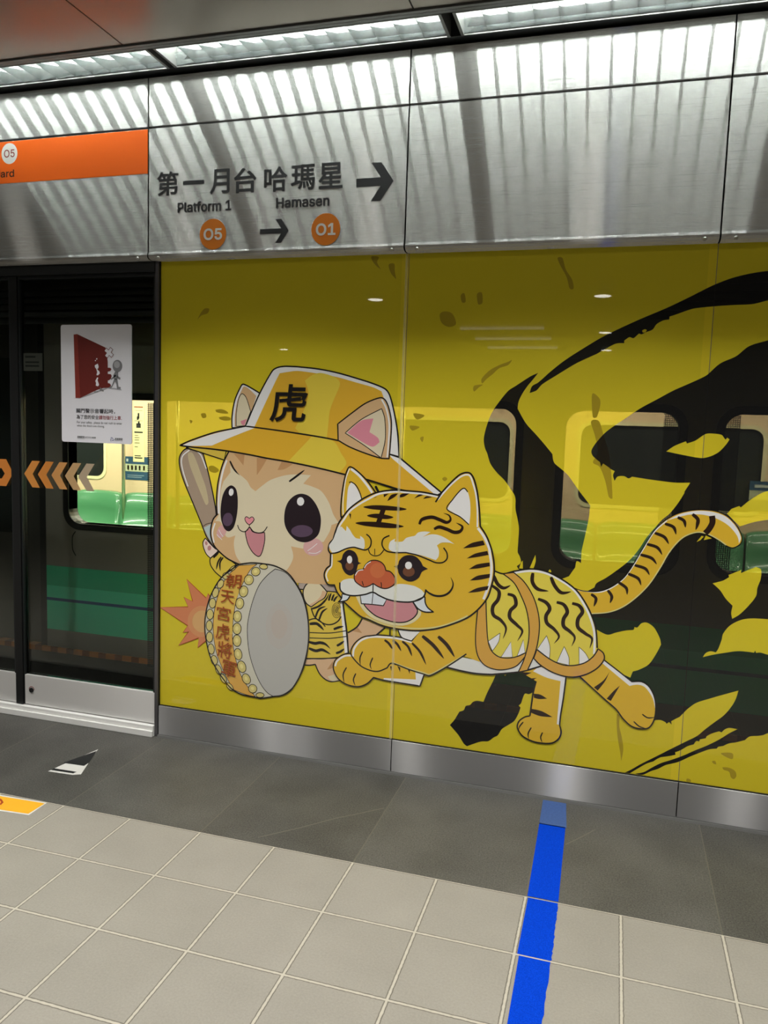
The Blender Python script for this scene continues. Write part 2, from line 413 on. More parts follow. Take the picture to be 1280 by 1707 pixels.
ISLANDS = [
    (2, "3980,1467c 4012,1480c 4106,1441 4175,1466 4249,1491 4307,1503 4311,1526c 4333,1523 4362,1560 4404,1570 4459,1536 4507,1456 4520,1406c 4487,1323 4437,1233 4362,1179 4335,1168c 4323,1163 4306,1110c 4138,1167c 3991,1279"),
    (2, "4458,2926c 4518,2973 4595,3009c 4603,2993c 4662,3017 4731,3069 4782,3074 4843,3067 4863,3044 4874,3031c 4885,3047c 4902,3034c 4879,2992 4832,2935 4773,2900 4712,2886 4586,2903"),
    (2, "4926,2471c 4953,2510c 5006,2535c 5018,2525c 5075,2582 5149,2639 5196,2658 5396,2699c 5413,2476c 5212,2443 5117,2419 5022,2380c"),
    (2, "4861,1927c 4934,1955 4975,1985c 4970,2002c 5056,2048c 5056,2023c 5105,2052 5157,2078c 5193,2062 5196,1989 5179,1922 5174,1857 5135,1787 5072,1705 5020,1663c 5010,1709 5016,1765c 4964,1815 4919,1877"),
    (2, "4832,1339c 4852,1375 4886,1393 4922,1388c 4937,1414 4958,1493 4964,1539 5009,1610 5085,1662 5162,1681 5270,1686 5475,1694c 5499,1395c 5291,1411 5239,1422 5207,1416c 5200,1434c 5193,1416c 5145,1418 5076,1415 4983,1390 4905,1367"),
    (2, "4775,2257c 4787,2294c 4831,2275c"),
    (2, "4722,2237c 4757,2289c 4774,2286c 4752,2256c"),
    (0, "4222,3844c 4242,3855 4257,3848c 4247,3829c 4227,3829c"),
    (1, "3506,2045c 3511,1993 3496,1931c 3465,1932c 3490,2002"),
    (1, "3406,1990c 3410,1922c 3379,1922c 3393,1973"),
    (1, "3628,1935c 3641,1918 3628,1898c 3617,1918"),
    (3, "3299,1008c 3320,1015c 3308,1002c"),
]
SPECKS = [
    "2022,4464 2085,4457 2072,4415 2107,4357c 2070,4382 2032,4425",
    "2174,4392 2222,4398 2229,4336 2244,4273c 2198,4320",
    "385,3954c 415,4009 457,4054 504,4051 488,4012 426,3994",
    "3237,3615 3209,3575 3138,3549 3089,3503 3039,3462 3004,3425 2997,3461 3057,3528 3137,3574 3207,3600",
    "2937,3404 3010,3415 2980,3394 2939,3358",
    "3555,4407 3592,4406 3623,4317 3677,4235 3690,4168 3661,4169 3632,4258 3580,4347",
    "3879,3355 3936,3322 3945,3265 3923,3174 3895,3173",
    "3883,3139 3941,3146 3987,3028 4040,2870 4082,2539 4054,2549 4019,2674 3968,2787 3916,2819 3950,2901 3920,3026",
    "2796,4134 2825,4148 2838,4081 2808,4076",
    "2929,4141 2968,4150 2976,4069 2942,4060",
    "2627,3982 2666,4006 2732,3986 2766,3904 2707,3880 2645,3914",
    "4222,797 4243,790 4247,699 4271,610 4289,510 4279,406c 4268,476 4245,576 4229,676",
    "5018,589 5097,601 5105,555 5078,556 5042,570",
    "4957,512 4979,520 4990,492 4972,494",
    "5035,475 5084,480 5129,460 5141,422 5125,394 5102,406 5086,448 5045,458",
    "4784,344 4812,338 4813,318 4783,318",
    "575,3150 631,3160 688,3144 707,3124 651,3121 584,3133",
    "611,3083 670,3096 726,3086 731,3065 670,3057 623,3069",
    "513,2632 561,2643 619,2607 581,2579 523,2594",
    "2434,3166 2529,3153 2468,3116",
    "2406,3063 2491,3055 2429,3023",
    "2702,2629 2724,2646 2747,2631 2725,2609",
    "2498,2963 2529,2975 2520,2929",
    "430,3112 473,3118 485,3086 449,3074",
    "313,3054 344,3044 326,3021",
]
ART = [
    ('bat', 'bat', 'f', 0, "279,2788 226,2741 207,2679 222,2584 272,2456 351,2294 441,2107 500,1980 579,1885c 618,1874c 595,2204 564,2367 514,2563 474,2691 445,2758 362,2788"),
    ('bat', 'ink', 'o', 5.94, "279,2788 226,2741 207,2679 222,2584 272,2456 351,2294 441,2107 500,1980 579,1885c 618,1874c 595,2204 564,2367 514,2563 474,2691 445,2758 362,2788"),
    ('bat', 'batlight', 'f', 0, "299,2744 343,2754 387,2678 437,2560 486,2441 515,2304 488,2280 429,2394 369,2522 315,2649"),
    ('bat', 'white', 's', 5.94, "314,2777 246,2724 231,2663 252,2568 301,2440"),
    ('bat', 'white', 's', 5.94, "396,2769 435,2732 489,2614"),
    ('bat', 'paleblue', 'f', 0, "468,2065c 543,2105c 549,1966 581,1894c 510,1989"),
    ('bat', 'ink', 's', 2.7, "463,2078 499,2102 547,2116"),
    ('raised_arm', 'paw', 'f', 0, "486,1970c 462,1929 467,1881 497,1821 541,1785c 599,1838 627,1866c 579,1885"),
    ('raised_arm', 'ink', 'o', 4.86, "486,1970c 462,1929 467,1881 497,1821 541,1785c 599,1838 627,1866c 579,1885"),
    ('raised_arm', 'pad', 'f', 0, "509,1926 510,1917 507,1910 503,1905 497,1903 491,1906 486,1912 483,1919 482,1928 485,1935 489,1940 495,1941 501,1939 506,1933"),
    ('raised_arm', 'pad', 'f', 0, "548,1878 544,1867 537,1859 528,1855 520,1856 513,1861 509,1870 509,1881 513,1891 520,1899 529,1903 537,1903 544,1897 548,1888"),
    ('raised_arm', 'shirt', 'f', 0, "539,1784c 628,1851c 694,1813 807,1745c 751,1707 659,1613c 592,1659 545,1716 535,1758"),
    ('raised_arm', 'ink', 'o', 5.4, "539,1784c 628,1851c 694,1813 807,1745c 751,1707 659,1613c 592,1659 545,1716 535,1758"),
    ('raised_arm', 'ink', 't', 8.1, "652,1806 620,1756 602,1682"),
    ('raised_arm', 'ink', 't', 8.1, "671,1803 639,1749 644,1672"),
    ('raised_arm', 'ink', 't', 8.1, "572,1791 600,1819 628,1846"),
    ('ear', 'white', 'f', 0, "746,2994c 745,3100 771,3243 825,3360 848,3386 899,3370 1015,3310c 1003,3189 882,3003c"),
    ('ear', 'ink', 'o', 6.48, "746,2994c 745,3100 771,3243 825,3360 848,3386 899,3370 1015,3310c 1003,3189 882,3003c"),
    ('ear', 'tan', 'f', 0, "774,3004c 773,3100 795,3235 835,3327 858,3365 899,3353 983,3284c 930,3138 840,3006c"),
    ('ear', 'cream', 'f', 0, "788,3008c 787,3117 808,3252 840,3302 882,3270 929,3146c 877,3019c"),
    ('ear', 'ink', 'o', 3.24, "788,3008c 787,3117 808,3252 840,3302 882,3270 929,3146c 877,3019c"),
    ('ear', 'pinkear', 'f', 0, "830,3056c 894,3080c 868,3019c 844,3027"),
    ('cat_figure', 'tancat', 'f', 0, "1513,940c 1808,981c 1863,785c 1764,759 1706,772 1647,820 1605,899c 1551,885 1486,881c"),
    ('cat_figure', 'ink', 'o', 5.94, "1513,940c 1808,981c 1863,785c 1764,759 1706,772 1647,820 1605,899c 1551,885 1486,881c"),
    ('cat_figure', 'darktan', 'f', 0, "1773,950c 1775,891 1718,864c"),
    ('cat_figure', 'palecream', 'f', 0, "1727,802c 1798,832c 1835,781c 1764,765"),
    ('cat_figure', 'collar', 'f', 0, "1425,1630c 1712,1647c 1783,1637c 1813,1564c 1713,1576 1426,1574c"),
    ('cat_figure', 'ink', 'o', 4.32, "1425,1630c 1712,1647c 1783,1637c 1813,1564c 1713,1576 1426,1574c"),
    ('cat_figure', 'shirt', 'f', 0, "1433,1571c 1585,1578 1784,1579c 1842,1540 1857,1494c 1912,1045c 1815,989 1672,962 1506,943c 1505,1289c 1457,1491"),
    ('cat_figure', 'ink', 'o', 4.86, "1433,1571c 1585,1578 1784,1579c 1842,1540 1857,1494c 1912,1045c 1815,989 1672,962 1506,943c 1505,1289c 1457,1491"),
    ('cat_figure', 'white', 'f', 0, "1825,1498c 1853,1497c 1910,1044c 1883,1035c"),
    ('cat_figure', 'ink', 's', 8.1, "1851,1497 1875,1354 1901,1194 1918,1035"),
    ('cat_figure', 'ink', 's', 4.32, "1544,1186 1738,1203 1893,1240"),
    ('cat_figure', 'ink', 's', 4.32, "1545,1137 1739,1154 1901,1190"),
    ('cat_figure', 'ink', 's', 4.86, "1513,944 1672,959 1815,989"),
    ('cat_figure', 'ink', 't', 13.5, "1542,1265 1607,1275 1643,1255 1680,1221"),
    ('cat_figure', 'ink', 't', 13.5, "1539,1099 1597,1092 1647,1104 1698,1096 1745,1060"),
    ('cat_figure', 'ink', 't', 13.5, "1540,1041 1606,1025 1670,1041 1750,1009"),
    ('cat_figure', 'ink', 't', 10.8, "1772,1240 1821,1263 1865,1277"),
    ('cat_figure', 'ink', 't', 10.8, "1806,1093 1840,1115 1875,1146"),
    ('cat_figure', 'ink', 't', 10.8, "1800,1024 1842,1044 1878,1076"),
    ('cat_figure', 'ink', 's', 5.94, "1553,1411 1591,1332 1686,1280 1757,1284 1813,1320 1838,1364"),
    ('cat_figure', 'ink', 's', 5.4, "1534,1299 1563,1312 1598,1319 1642,1303 1693,1257"),
    ('cat_figure', 'shirt', 'f', 0, "1699,1571c 1728,1572 1799,1556 1825,1505 1831,1404 1805,1326 1757,1293 1692,1291 1642,1313 1557,1411c"),
    ('cat_figure', 'ink', 't', 9.18, "1557,1404 1631,1439 1694,1506 1724,1569"),
    ('cat_figure', 'ink', 't', 9.18, "1595,1329 1629,1408 1692,1441"),
    ('cat_figure', 'ink', 't', 9.18, "1631,1309 1661,1387 1710,1426"),
    ('cat_figure', 'ink', 't', 9.18, "1719,1495 1729,1536 1742,1568"),
    ('cat_figure', 'ink', 't', 9.18, "1747,1497 1757,1532 1771,1561"),
    ('cat_figure', 'ink', 't', 9.18, "1765,1492 1786,1528 1806,1547"),
    ('cat_figure', 'ink', 's', 2.43, "1837,1398 1826,1368 1808,1350 1786,1348 1767,1362 1755,1390 1754,1425 1762,1456 1780,1477 1801,1482 1820,1469 1834,1443"),
    ('cat_figure', 'ink', 's', 2.43, "1827,1401 1819,1378 1805,1364 1789,1362 1774,1374 1765,1396 1764,1422 1770,1447 1783,1463 1799,1466 1814,1457 1825,1437"),
    ('cat_figure', 'ink', 's', 2.43, "1817,1405 1812,1388 1802,1378 1790,1377 1780,1385 1774,1401 1773,1420 1777,1438 1787,1449 1798,1452 1809,1445 1816,1430"),
    ('cat_figure', 'ink', 's', 2.43, "1808,1408 1805,1398 1799,1392 1793,1392 1787,1397 1783,1407 1783,1418 1786,1428 1791,1436 1797,1437 1803,1433 1807,1424"),
    ('cat_figure', 'shirtdark', 'f', 0, "1815,1423 1813,1411 1809,1401 1803,1395 1796,1394 1790,1399 1786,1408 1784,1419 1785,1431 1789,1441 1795,1447 1802,1448 1808,1443 1813,1434"),
    ('cat_figure', 'palecream', 'f', 0, "1473,1561 1504,1625 1561,1650 1619,1645 1663,1612 1701,1573c 1679,1518 1623,1479 1553,1423c 1509,1448 1482,1493"),
    ('cat_figure', 'ink', 'o', 5.4, "1473,1561 1504,1625 1561,1650 1619,1645 1663,1612 1701,1573c 1679,1518 1623,1479 1553,1423c 1509,1448 1482,1493"),
    ('cat_figure', 'tancat', 'f', 0, "1656,1581c 1698,1571c 1672,1518 1623,1482 1553,1428c 1538,1443c 1609,1491 1643,1535"),
    ('cat_figure', 'tancat', 'f', 0, "2036,1363c 2085,1348 2244,1304c 2165,1229c 2021,1166 1953,1097 1922,1060c 1907,1225c 1976,1276"),
    ('cat_figure', 'darktan', 'f', 0, "1949,1243c 1996,1282c 2040,1234c"),
    ('cat_figure', 'ink', 's', 7.02, "2036,1363 1989,1284 1907,1223"),
    ('cat_figure', 'ink', 's', 7.02, "2248,1305 2165,1225"),
    ('face', 'tan', 'f', 0, "721,2786c 666,2682 629,2569 606,2447 598,2308 606,2205c 566,2150 543,2062 544,1992 569,1923 608,1874 705,1802 782,1769 849,1748c 1084,1720 1264,1636 1439,1629 1760,1641c 1888,1893 1903,2318 1921,2633c 1755,2651"),
    ('face', 'cream', 'f', 0, "732,2655c 737,2591c 668,2506c 645,2432 632,2310 622,2197 586,2134c 644,2129 703,1998 793,2016c 780,1939 800,1836 858,1758c 1085,1709 1216,1676c 1309,1738 1369,1854 1347,1956c 1462,1944c 1510,1992 1657,2019c 1711,2115 1727,2174c 1792,2199c 1742,2267 1696,2372 1623,2467 1533,2504 1451,2524c 1522,2603c 1406,2604 1281,2591 1136,2542 1045,2478 990,2433c 941,2465 903,2522 827,2578 770,2614"),
    ('face', 'darktan', 'f', 0, "768,2762c 876,2758c 865,2660c 816,2713"),
    ('face', 'darktan', 'f', 0, "997,2734c 1103,2738c 1049,2647 1000,2578c"),
    ('face', 'darktan', 'f', 0, "1240,2710c 1349,2694c 1269,2645 1201,2633c"),
    ('face', 'white', 's', 8.64, "698,2700 662,2604 632,2466 620,2310 622,2206"),
    ('face', 'white', 's', 7.02, "586,2117 560,2028 578,1933"),
    ('face', 'ink', 's', 7.02, "716,2777 666,2682 629,2569 606,2447 598,2308 606,2201"),
    ('face', 'ink', 's', 7.02, "614,2205 566,2150 543,2062 544,1992 569,1923 608,1874 705,1802 782,1769 858,1745"),
    ('face', 'blush', 'f', 0, "696,2028 679,2003 657,1986 634,1980 616,1986 605,2004 603,2030 612,2058 629,2083 651,2100 674,2106 692,2099 703,2081 705,2056"),
    ('face', 'blush', 'f', 0, "1654,1973 1646,1938 1620,1908 1583,1890 1541,1886 1502,1899 1475,1925 1465,1959 1474,1994 1499,2024 1537,2042 1579,2045 1617,2033 1644,2007"),
    ('face', 'white', 's', 2.7, "625,2058 645,2025 669,1996"),
    ('face', 'white', 's', 2.7, "605,2013 636,1985 660,1965"),
    ('face', 'white', 's', 2.7, "1507,1928 1547,1957 1597,2000"),
    ('face', 'white', 's', 2.7, "1517,1910 1584,1911 1632,1938"),
    ('face', 'ink', 't', 8.1, "730,2695 770,2626 808,2586 832,2570"),
    ('face', 'ink', 't', 9.18, "1316,2536 1380,2583 1463,2647"),
    ('face', 'eye', 'f', 0, "749,2473 796,2440 814,2347 809,2217 778,2095 731,2050 683,2071 648,2155 642,2259 660,2372 697,2443"),
    ('face', 'purple', 'f', 0, "766,2155 757,2128 740,2107 718,2097 695,2098 676,2111 665,2134 664,2161 673,2188 690,2209 712,2219 735,2218 753,2205 764,2182"),
    ('face', 'white', 'f', 0, "771,2409 767,2394 758,2383 747,2377 737,2378 728,2385 723,2397 722,2412 727,2427 735,2439 746,2444 757,2444 766,2436 771,2424"),
    ('face', 'eye', 'f', 0, "1446,2434 1518,2411 1582,2340 1621,2251 1626,2168 1606,2083 1545,2024 1474,2002 1392,2017 1318,2080 1279,2162 1280,2272 1313,2358 1375,2416"),
    ('face', 'purple', 'f', 0, "1552,2108 1542,2084 1514,2063 1473,2050 1427,2046 1386,2054 1356,2071 1345,2094 1355,2118 1384,2138 1425,2152 1471,2155 1512,2147 1541,2130"),
    ('face', 'white', 'f', 0, "1465,2367 1461,2350 1452,2336 1438,2328 1423,2327 1409,2333 1398,2346 1395,2363 1398,2380 1407,2394 1421,2402 1437,2403 1451,2396 1461,2383"),
    ('face', 'pink', 'f', 0, "893,2052c 936,2098 966,2064 1023,2053 1086,2064c 1089,1996 1072,1908 1049,1851 1022,1840 970,1875 921,1949"),
    ('face', 'ink', 'o', 4.05, "893,2052c 936,2098 966,2064 1023,2053 1086,2064c 1089,1996 1072,1908 1049,1851 1022,1840 970,1875 921,1949"),
    ('face', 'ink', 's', 4.05, "815,2114 835,2073 877,2056 915,2074 936,2103 976,2065 1032,2056 1078,2072 1112,2119"),
    ('face', 'ink', 's', 3.24, "935,2101 934,2126"),
    ('face', 'nosepink', 'f', 0, "887,2175 903,2196 932,2182c 960,2198 981,2177 960,2145 933,2122c 904,2142"),
    ('face', 'ink', 'o', 3.51, "887,2175 903,2196 932,2182c 960,2198 981,2177 960,2145 933,2122c 904,2142"),
    ('cap', 'capdark', 'f', 0, "279,2799c 347,2808 693,2783c 670,2701c"),
    ('cap', 'ink', 'o', 5.4, "279,2799c 347,2808 693,2783c 670,2701c"),
    ('cap', 'capgold', 'f', 0, "216,2817c 328,2866 567,2946 747,2986 882,3014c 1294,2976 1765,2917 2243,2815c 2325,2792c 2697,2516c 2666,2487c 2318,2522 2054,2587 1841,2624 1579,2671 1300,2712 1103,2734 918,2760 693,2785 492,2799 338,2806"),
    ('cap', 'caplight', 'f', 0, "1526,2946c 1721,2911 1802,2803 1850,2720 1785,2638c 1300,2712c"),
    ('cap', 'white', 'f', 0, "240,2818c 328,2855 568,2936 882,3009c 974,3001c 729,2905 545,2827c 347,2817"),
    ('cap', 'white', 'f', 0, "2238,2808c 2314,2792c 2697,2516c 2656,2486c 2266,2778"),
    ('cap', 'ink', 'o', 7.02, "216,2817c 328,2866 567,2946 747,2986 882,3014c 1294,2976 1765,2917 2243,2815c 2325,2792c 2697,2516c 2666,2487c 2318,2522 2054,2587 1841,2624 1579,2671 1300,2712 1103,2734 918,2760 693,2785 492,2799 338,2806"),
    ('cap', 'white', 'f', 0, "882,3014c 1011,3297 1134,3505 1183,3536 1250,3547 1339,3546 1397,3543 1569,3527 1738,3498 1917,3453 2071,3409 2181,3365 2221,3314 2263,3182 2302,2998 2322,2797c 2243,2815 1765,2917 1294,2976"),
    ('cap', 'capgold', 'f', 0, "969,3009c 1040,3157 1163,3407 1206,3487c 1340,3507 1398,3508 1570,3488 1739,3461 1918,3417 2072,3378 2147,3346c 2173,3272 2197,2891c 1765,2917 1294,2976"),
    ('cap', 'caplight', 'f', 0, "1446,3426c 1513,3474 1592,3493 1717,3461 1772,3405 1722,3273 1685,3168 1672,3020 1663,2935c 1411,2964c 1363,3011c 1430,3140 1483,3311"),
    ('cap', 'ink', 'o', 6.48, "882,3014c 1011,3297 1134,3505 1183,3536 1250,3547 1339,3546 1397,3543 1569,3527 1738,3498 1917,3453 2071,3409 2181,3365 2221,3314 2263,3182 2302,2998 2322,2797c 2243,2815 1765,2917 1294,2976"),
    ('cap', 'ink', 's', 3.24, "1294,2976 1765,2917"),
    ('cap', 'tan', 'f', 0, "1761,3059c 1882,3152 2011,3243 2140,3292 2184,3272 2219,3201 2245,3079 2241,2893 2234,2778c 2157,2780 2002,2821 1868,2868 1769,2918c"),
    ('cap', 'ink', 'o', 5.94, "1761,3059c 1882,3152 2011,3243 2140,3292 2184,3272 2219,3201 2245,3079 2241,2893 2234,2778c 2157,2780 2002,2821 1868,2868 1769,2918c"),
    ('cap', 'white', 's', 6.75, "2152,3277 2195,3201 2226,3068 2224,2902 2217,2788"),
    ('cap', 'cream', 'f', 0, "1831,2983c 1972,3102 2154,3200c 2184,3118 2195,2943 2163,2781c 2023,2874"),
    ('cap', 'ink', 'o', 3.78, "1831,2983c 1972,3102 2154,3200c 2184,3118 2195,2943 2163,2781c 2023,2874"),
    ('cap', 'pinkear', 'f', 0, "1850,2986c 1972,3092 2083,3115c 2052,2998c 2130,2951 2144,2915c 2089,2875 2022,2895"),
    ('burst', 'burst', 'f', 0, "9,1270c 313,1304c 267,1392c 361,1361c 295,1567c 500,1407c 521,1450c 586,1365c 590,1043c 499,994c 418,923c 427,1017c 213,921c 320,1065c 261,1050c 310,1123c"),
    ('burst', 'burst2', 'f', 0, "598,1192 584,1127 545,1071 488,1036 423,1029 365,1052 324,1100 309,1163 323,1229 363,1285 421,1320 485,1326 543,1303 583,1255"),
    ('burst', 'burst3', 'f', 0, "569,1190 559,1143 530,1104 488,1079 441,1074 399,1090 369,1123 358,1168 368,1215 397,1254 439,1279 486,1283 529,1267 558,1234"),
    ('burst', 'burstline', 'o', 4.05, "9,1270c 313,1304c 267,1392c 361,1361c 295,1567c 500,1407c 521,1450c 586,1365c 590,1043c 499,994c 418,923c 427,1017c 213,921c 320,1065c 261,1050c 310,1123c"),
    ('drum_figure', 'drumrim', 'f', 0, "834,1752 752,1690 659,1613 585,1504 529,1377 497,1235 493,1103 514,973 554,846 631,723 728,611 795,558 890,526 1030,518 1075,515 1200,549 1302,577 1382,641 1461,777 1508,907 1534,1073 1536,1215 1517,1375 1474,1512 1401,1628 1319,1715 1207,1763 1125,1775 971,1777 847,1754"),
    ('drum_figure', 'capgold2', 'f', 0, "835,1741c 1018,1767c 955,1715 883,1590 820,1439 790,1281 778,1133 784,1003 809,876 858,733 926,627 1020,524c 936,528 804,558c 737,648 669,771 610,914 582,1069 578,1199 596,1331 642,1491 715,1627 789,1701"),
    ('drum_figure', 'ink', 'o', 2.7, "835,1741c 1018,1767c 955,1715 883,1590 820,1439 790,1281 778,1133 784,1003 809,876 858,733 926,627 1020,524c 936,528 804,558c 737,648 669,771 610,914 582,1069 578,1199 596,1331 642,1491 715,1627 789,1701"),
    ('drum_figure', 'bandlight', 'f', 0, "725,1585c 856,1528c 802,1386 781,1246 778,1090c 589,1069c 588,1226 615,1368 660,1493"),
    ('drum_figure', 'drumhead', 'f', 0, "1197,1738c 1117,1670 1037,1567 972,1398 933,1220 930,1103 953,930 1008,770 1073,651 1137,580 1200,549c 1302,582 1402,673 1479,837 1529,1053 1533,1206 1512,1365 1464,1511 1391,1627 1299,1713"),
    ('drum_figure', 'ink', 'o', 3.24, "1197,1738c 1117,1670 1037,1567 972,1398 933,1220 930,1103 953,930 1008,770 1073,651 1137,580 1200,549c 1302,582 1402,673 1479,837 1529,1053 1533,1206 1512,1365 1464,1511 1391,1627 1299,1713"),
    ('drum_figure', 'drumhead2', 'f', 0, "1380,1228 1369,1135 1334,1058 1282,1012 1223,1005 1169,1040 1130,1110 1115,1200 1127,1293 1162,1370 1215,1416 1273,1422 1327,1386 1365,1317"),
    ('drum_figure', 'drumhead3', 'f', 0, "1329,1242 1322,1183 1301,1134 1269,1104 1232,1100 1199,1123 1175,1167 1166,1225 1173,1284 1195,1333 1227,1362 1263,1365 1296,1343 1320,1299"),
    ('drum_figure', 'stud', 'f', 0, "1044,1722 1050,1706 1047,1688 1035,1672 1018,1661 998,1658 979,1662 966,1674 961,1690 964,1708 976,1724 993,1735 1013,1738 1031,1734"),
    ('drum_figure', 'ink', 'o', 3.51, "1044,1722 1050,1706 1047,1688 1035,1672 1018,1661 998,1658 979,1662 966,1674 961,1690 964,1708 976,1724 993,1735 1013,1738 1031,1734"),
    ('drum_figure', 'studhi', 'f', 0, "1019,1711 1021,1704 1020,1697 1015,1691 1008,1687 1000,1685 993,1687 988,1691 986,1698 987,1705 992,1711 999,1716 1007,1717 1014,1716"),
    ('drum_figure', 'stud', 'f', 0, "981,1605 970,1586 952,1573 931,1569 912,1573 898,1587 891,1606 894,1627 906,1646 924,1659 945,1663 964,1659 978,1645 984,1626"),
    ('drum_figure', 'ink', 'o', 3.51, "981,1605 970,1586 952,1573 931,1569 912,1573 898,1587 891,1606 894,1627 906,1646 924,1659 945,1663 964,1659 978,1645 984,1626"),
    ('drum_figure', 'studhi', 'f', 0, "953,1615 949,1607 942,1602 933,1600 926,1602 920,1607 917,1615 919,1624 923,1631 931,1636 939,1638 947,1636 952,1631 955,1623"),
    ('drum_figure', 'stud', 'f', 0, "929,1500 921,1477 906,1460 887,1451 868,1452 852,1464 843,1483 843,1506 851,1529 867,1547 886,1556 905,1554 920,1543 929,1523"),
    ('drum_figure', 'ink', 'o', 3.51, "929,1500 921,1477 906,1460 887,1451 868,1452 852,1464 843,1483 843,1506 851,1529 867,1547 886,1556 905,1554 920,1543 929,1523"),
    ('drum_figure', 'studhi', 'f', 0, "901,1505 898,1496 892,1489 885,1486 877,1486 871,1491 867,1498 867,1508 870,1517 876,1524 884,1527 892,1527 898,1522 901,1515"),
    ('drum_figure', 'stud', 'f', 0, "890,1389 884,1366 871,1347 854,1336 836,1336 820,1346 810,1365 808,1388 814,1411 827,1430 844,1440 862,1441 878,1430 887,1412"),
    ('drum_figure', 'ink', 'o', 3.51, "890,1389 884,1366 871,1347 854,1336 836,1336 820,1346 810,1365 808,1388 814,1411 827,1430 844,1440 862,1441 878,1430 887,1412"),
    ('drum_figure', 'studhi', 'f', 0, "863,1392 861,1383 856,1375 849,1371 842,1371 835,1375 832,1382 831,1391 833,1401 838,1408 845,1412 852,1413 858,1409 862,1401"),
    ('drum_figure', 'stud', 'f', 0, "868,1267 865,1244 854,1224 837,1212 819,1210 802,1219 791,1236 786,1259 790,1283 801,1303 818,1314 836,1316 852,1308 864,1290"),
    ('drum_figure', 'ink', 'o', 3.51, "868,1267 865,1244 854,1224 837,1212 819,1210 802,1219 791,1236 786,1259 790,1283 801,1303 818,1314 836,1316 852,1308 864,1290"),
    ('drum_figure', 'studhi', 'f', 0, "842,1268 840,1259 836,1251 829,1246 822,1245 816,1249 811,1256 809,1265 811,1274 815,1282 822,1287 829,1288 835,1284 840,1277"),
    ('drum_figure', 'stud', 'f', 0, "867,1151 863,1127 852,1107 835,1095 816,1093 798,1102 786,1119 781,1142 785,1166 797,1186 814,1198 833,1200 851,1191 863,1174"),
    ('drum_figure', 'ink', 'o', 3.51, "867,1151 863,1127 852,1107 835,1095 816,1093 798,1102 786,1119 781,1142 785,1166 797,1186 814,1198 833,1200 851,1191 863,1174"),
    ('drum_figure', 'studhi', 'f', 0, "840,1152 838,1142 833,1134 827,1129 819,1128 812,1132 807,1139 805,1148 807,1157 812,1165 818,1170 826,1171 833,1168 838,1161"),
    ('drum_figure', 'stud', 'f', 0, "868,1041 865,1016 855,995 839,982 820,979 803,987 790,1004 784,1027 786,1052 797,1073 813,1086 832,1089 849,1081 862,1064"),
    ('drum_figure', 'ink', 'o', 3.51, "868,1041 865,1016 855,995 839,982 820,979 803,987 790,1004 784,1027 786,1052 797,1073 813,1086 832,1089 849,1081 862,1064"),
    ('drum_figure', 'studhi', 'f', 0, "841,1040 840,1030 836,1022 829,1016 822,1015 815,1018 810,1025 807,1035 808,1044 812,1053 819,1058 826,1059 833,1056 839,1049"),
    ('drum_figure', 'stud', 'f', 0, "877,919 879,895 873,873 860,858 843,852 825,858 810,873 801,895 799,919 805,941 818,956 835,961 853,956 868,941"),
    ('drum_figure', 'ink', 'o', 3.51, "877,919 879,895 873,873 860,858 843,852 825,858 810,873 801,895 799,919 805,941 818,956 835,961 853,956 868,941"),
    ('drum_figure', 'studhi', 'f', 0, "852,915 853,905 851,896 846,890 839,888 832,891 826,897 822,905 821,915 823,924 829,930 835,932 843,930 849,924"),
    ('drum_figure', 'stud', 'f', 0, "917,808 922,784 918,761 906,745 889,737 869,741 852,754 839,775 834,800 838,823 850,839 867,847 887,843 905,830"),
    ('drum_figure', 'ink', 'o', 3.51, "917,808 922,784 918,761 906,745 889,737 869,741 852,754 839,775 834,800 838,823 850,839 867,847 887,843 905,830"),
    ('drum_figure', 'studhi', 'f', 0, "892,802 894,792 892,783 887,776 881,773 873,775 866,780 861,789 859,798 860,808 865,814 872,817 880,816 887,810"),
    ('drum_figure', 'stud', 'f', 0, "962,702 969,680 968,659 958,643 942,634 924,635 905,645 891,662 884,683 885,704 895,721 911,730 929,729 948,719"),
    ('drum_figure', 'ink', 'o', 3.51, "962,702 969,680 968,659 958,643 942,634 924,635 905,645 891,662 884,683 885,704 895,721 911,730 929,729 948,719"),
    ('drum_figure', 'studhi', 'f', 0, "939,693 942,685 941,676 937,669 931,666 923,666 916,670 911,677 908,686 908,694 912,701 918,704 926,704 933,700"),
    ('drum_figure', 'stud', 'f', 0, "1030,621 1036,605 1034,586 1024,570 1007,559 988,555 970,560 956,572 950,589 952,607 963,624 979,635 998,638 1016,633"),
    ('drum_figure', 'ink', 'o', 3.51, "1030,621 1036,605 1034,586 1024,570 1007,559 988,555 970,560 956,572 950,589 952,607 963,624 979,635 998,638 1016,633"),
    ('drum_figure', 'studhi', 'f', 0, "1006,610 1008,603 1008,596 1003,589 997,585 989,583 982,585 977,590 974,597 975,604 979,611 986,615 993,617 1000,615"),
    ('drum_figure', 'stud', 'f', 0, "1110,551 1106,540 1094,530 1078,524 1059,521 1043,524 1031,530 1027,540 1031,551 1042,560 1059,567 1077,569 1094,567 1105,560"),
    ('drum_figure', 'ink', 'o', 3.51, "1110,551 1106,540 1094,530 1078,524 1059,521 1043,524 1031,530 1027,540 1031,551 1042,560 1059,567 1077,569 1094,567 1105,560"),
    ('drum_figure', 'stud', 'f', 0, "1123,1751 1119,1740 1107,1732 1090,1727 1072,1727 1056,1732 1045,1740 1042,1751 1047,1761 1059,1769 1075,1774 1094,1774 1110,1769 1120,1761"),
    ('drum_figure', 'ink', 'o', 3.51, "1123,1751 1119,1740 1107,1732 1090,1727 1072,1727 1056,1732 1045,1740 1042,1751 1047,1761 1059,1769 1075,1774 1094,1774 1110,1769 1120,1761"),
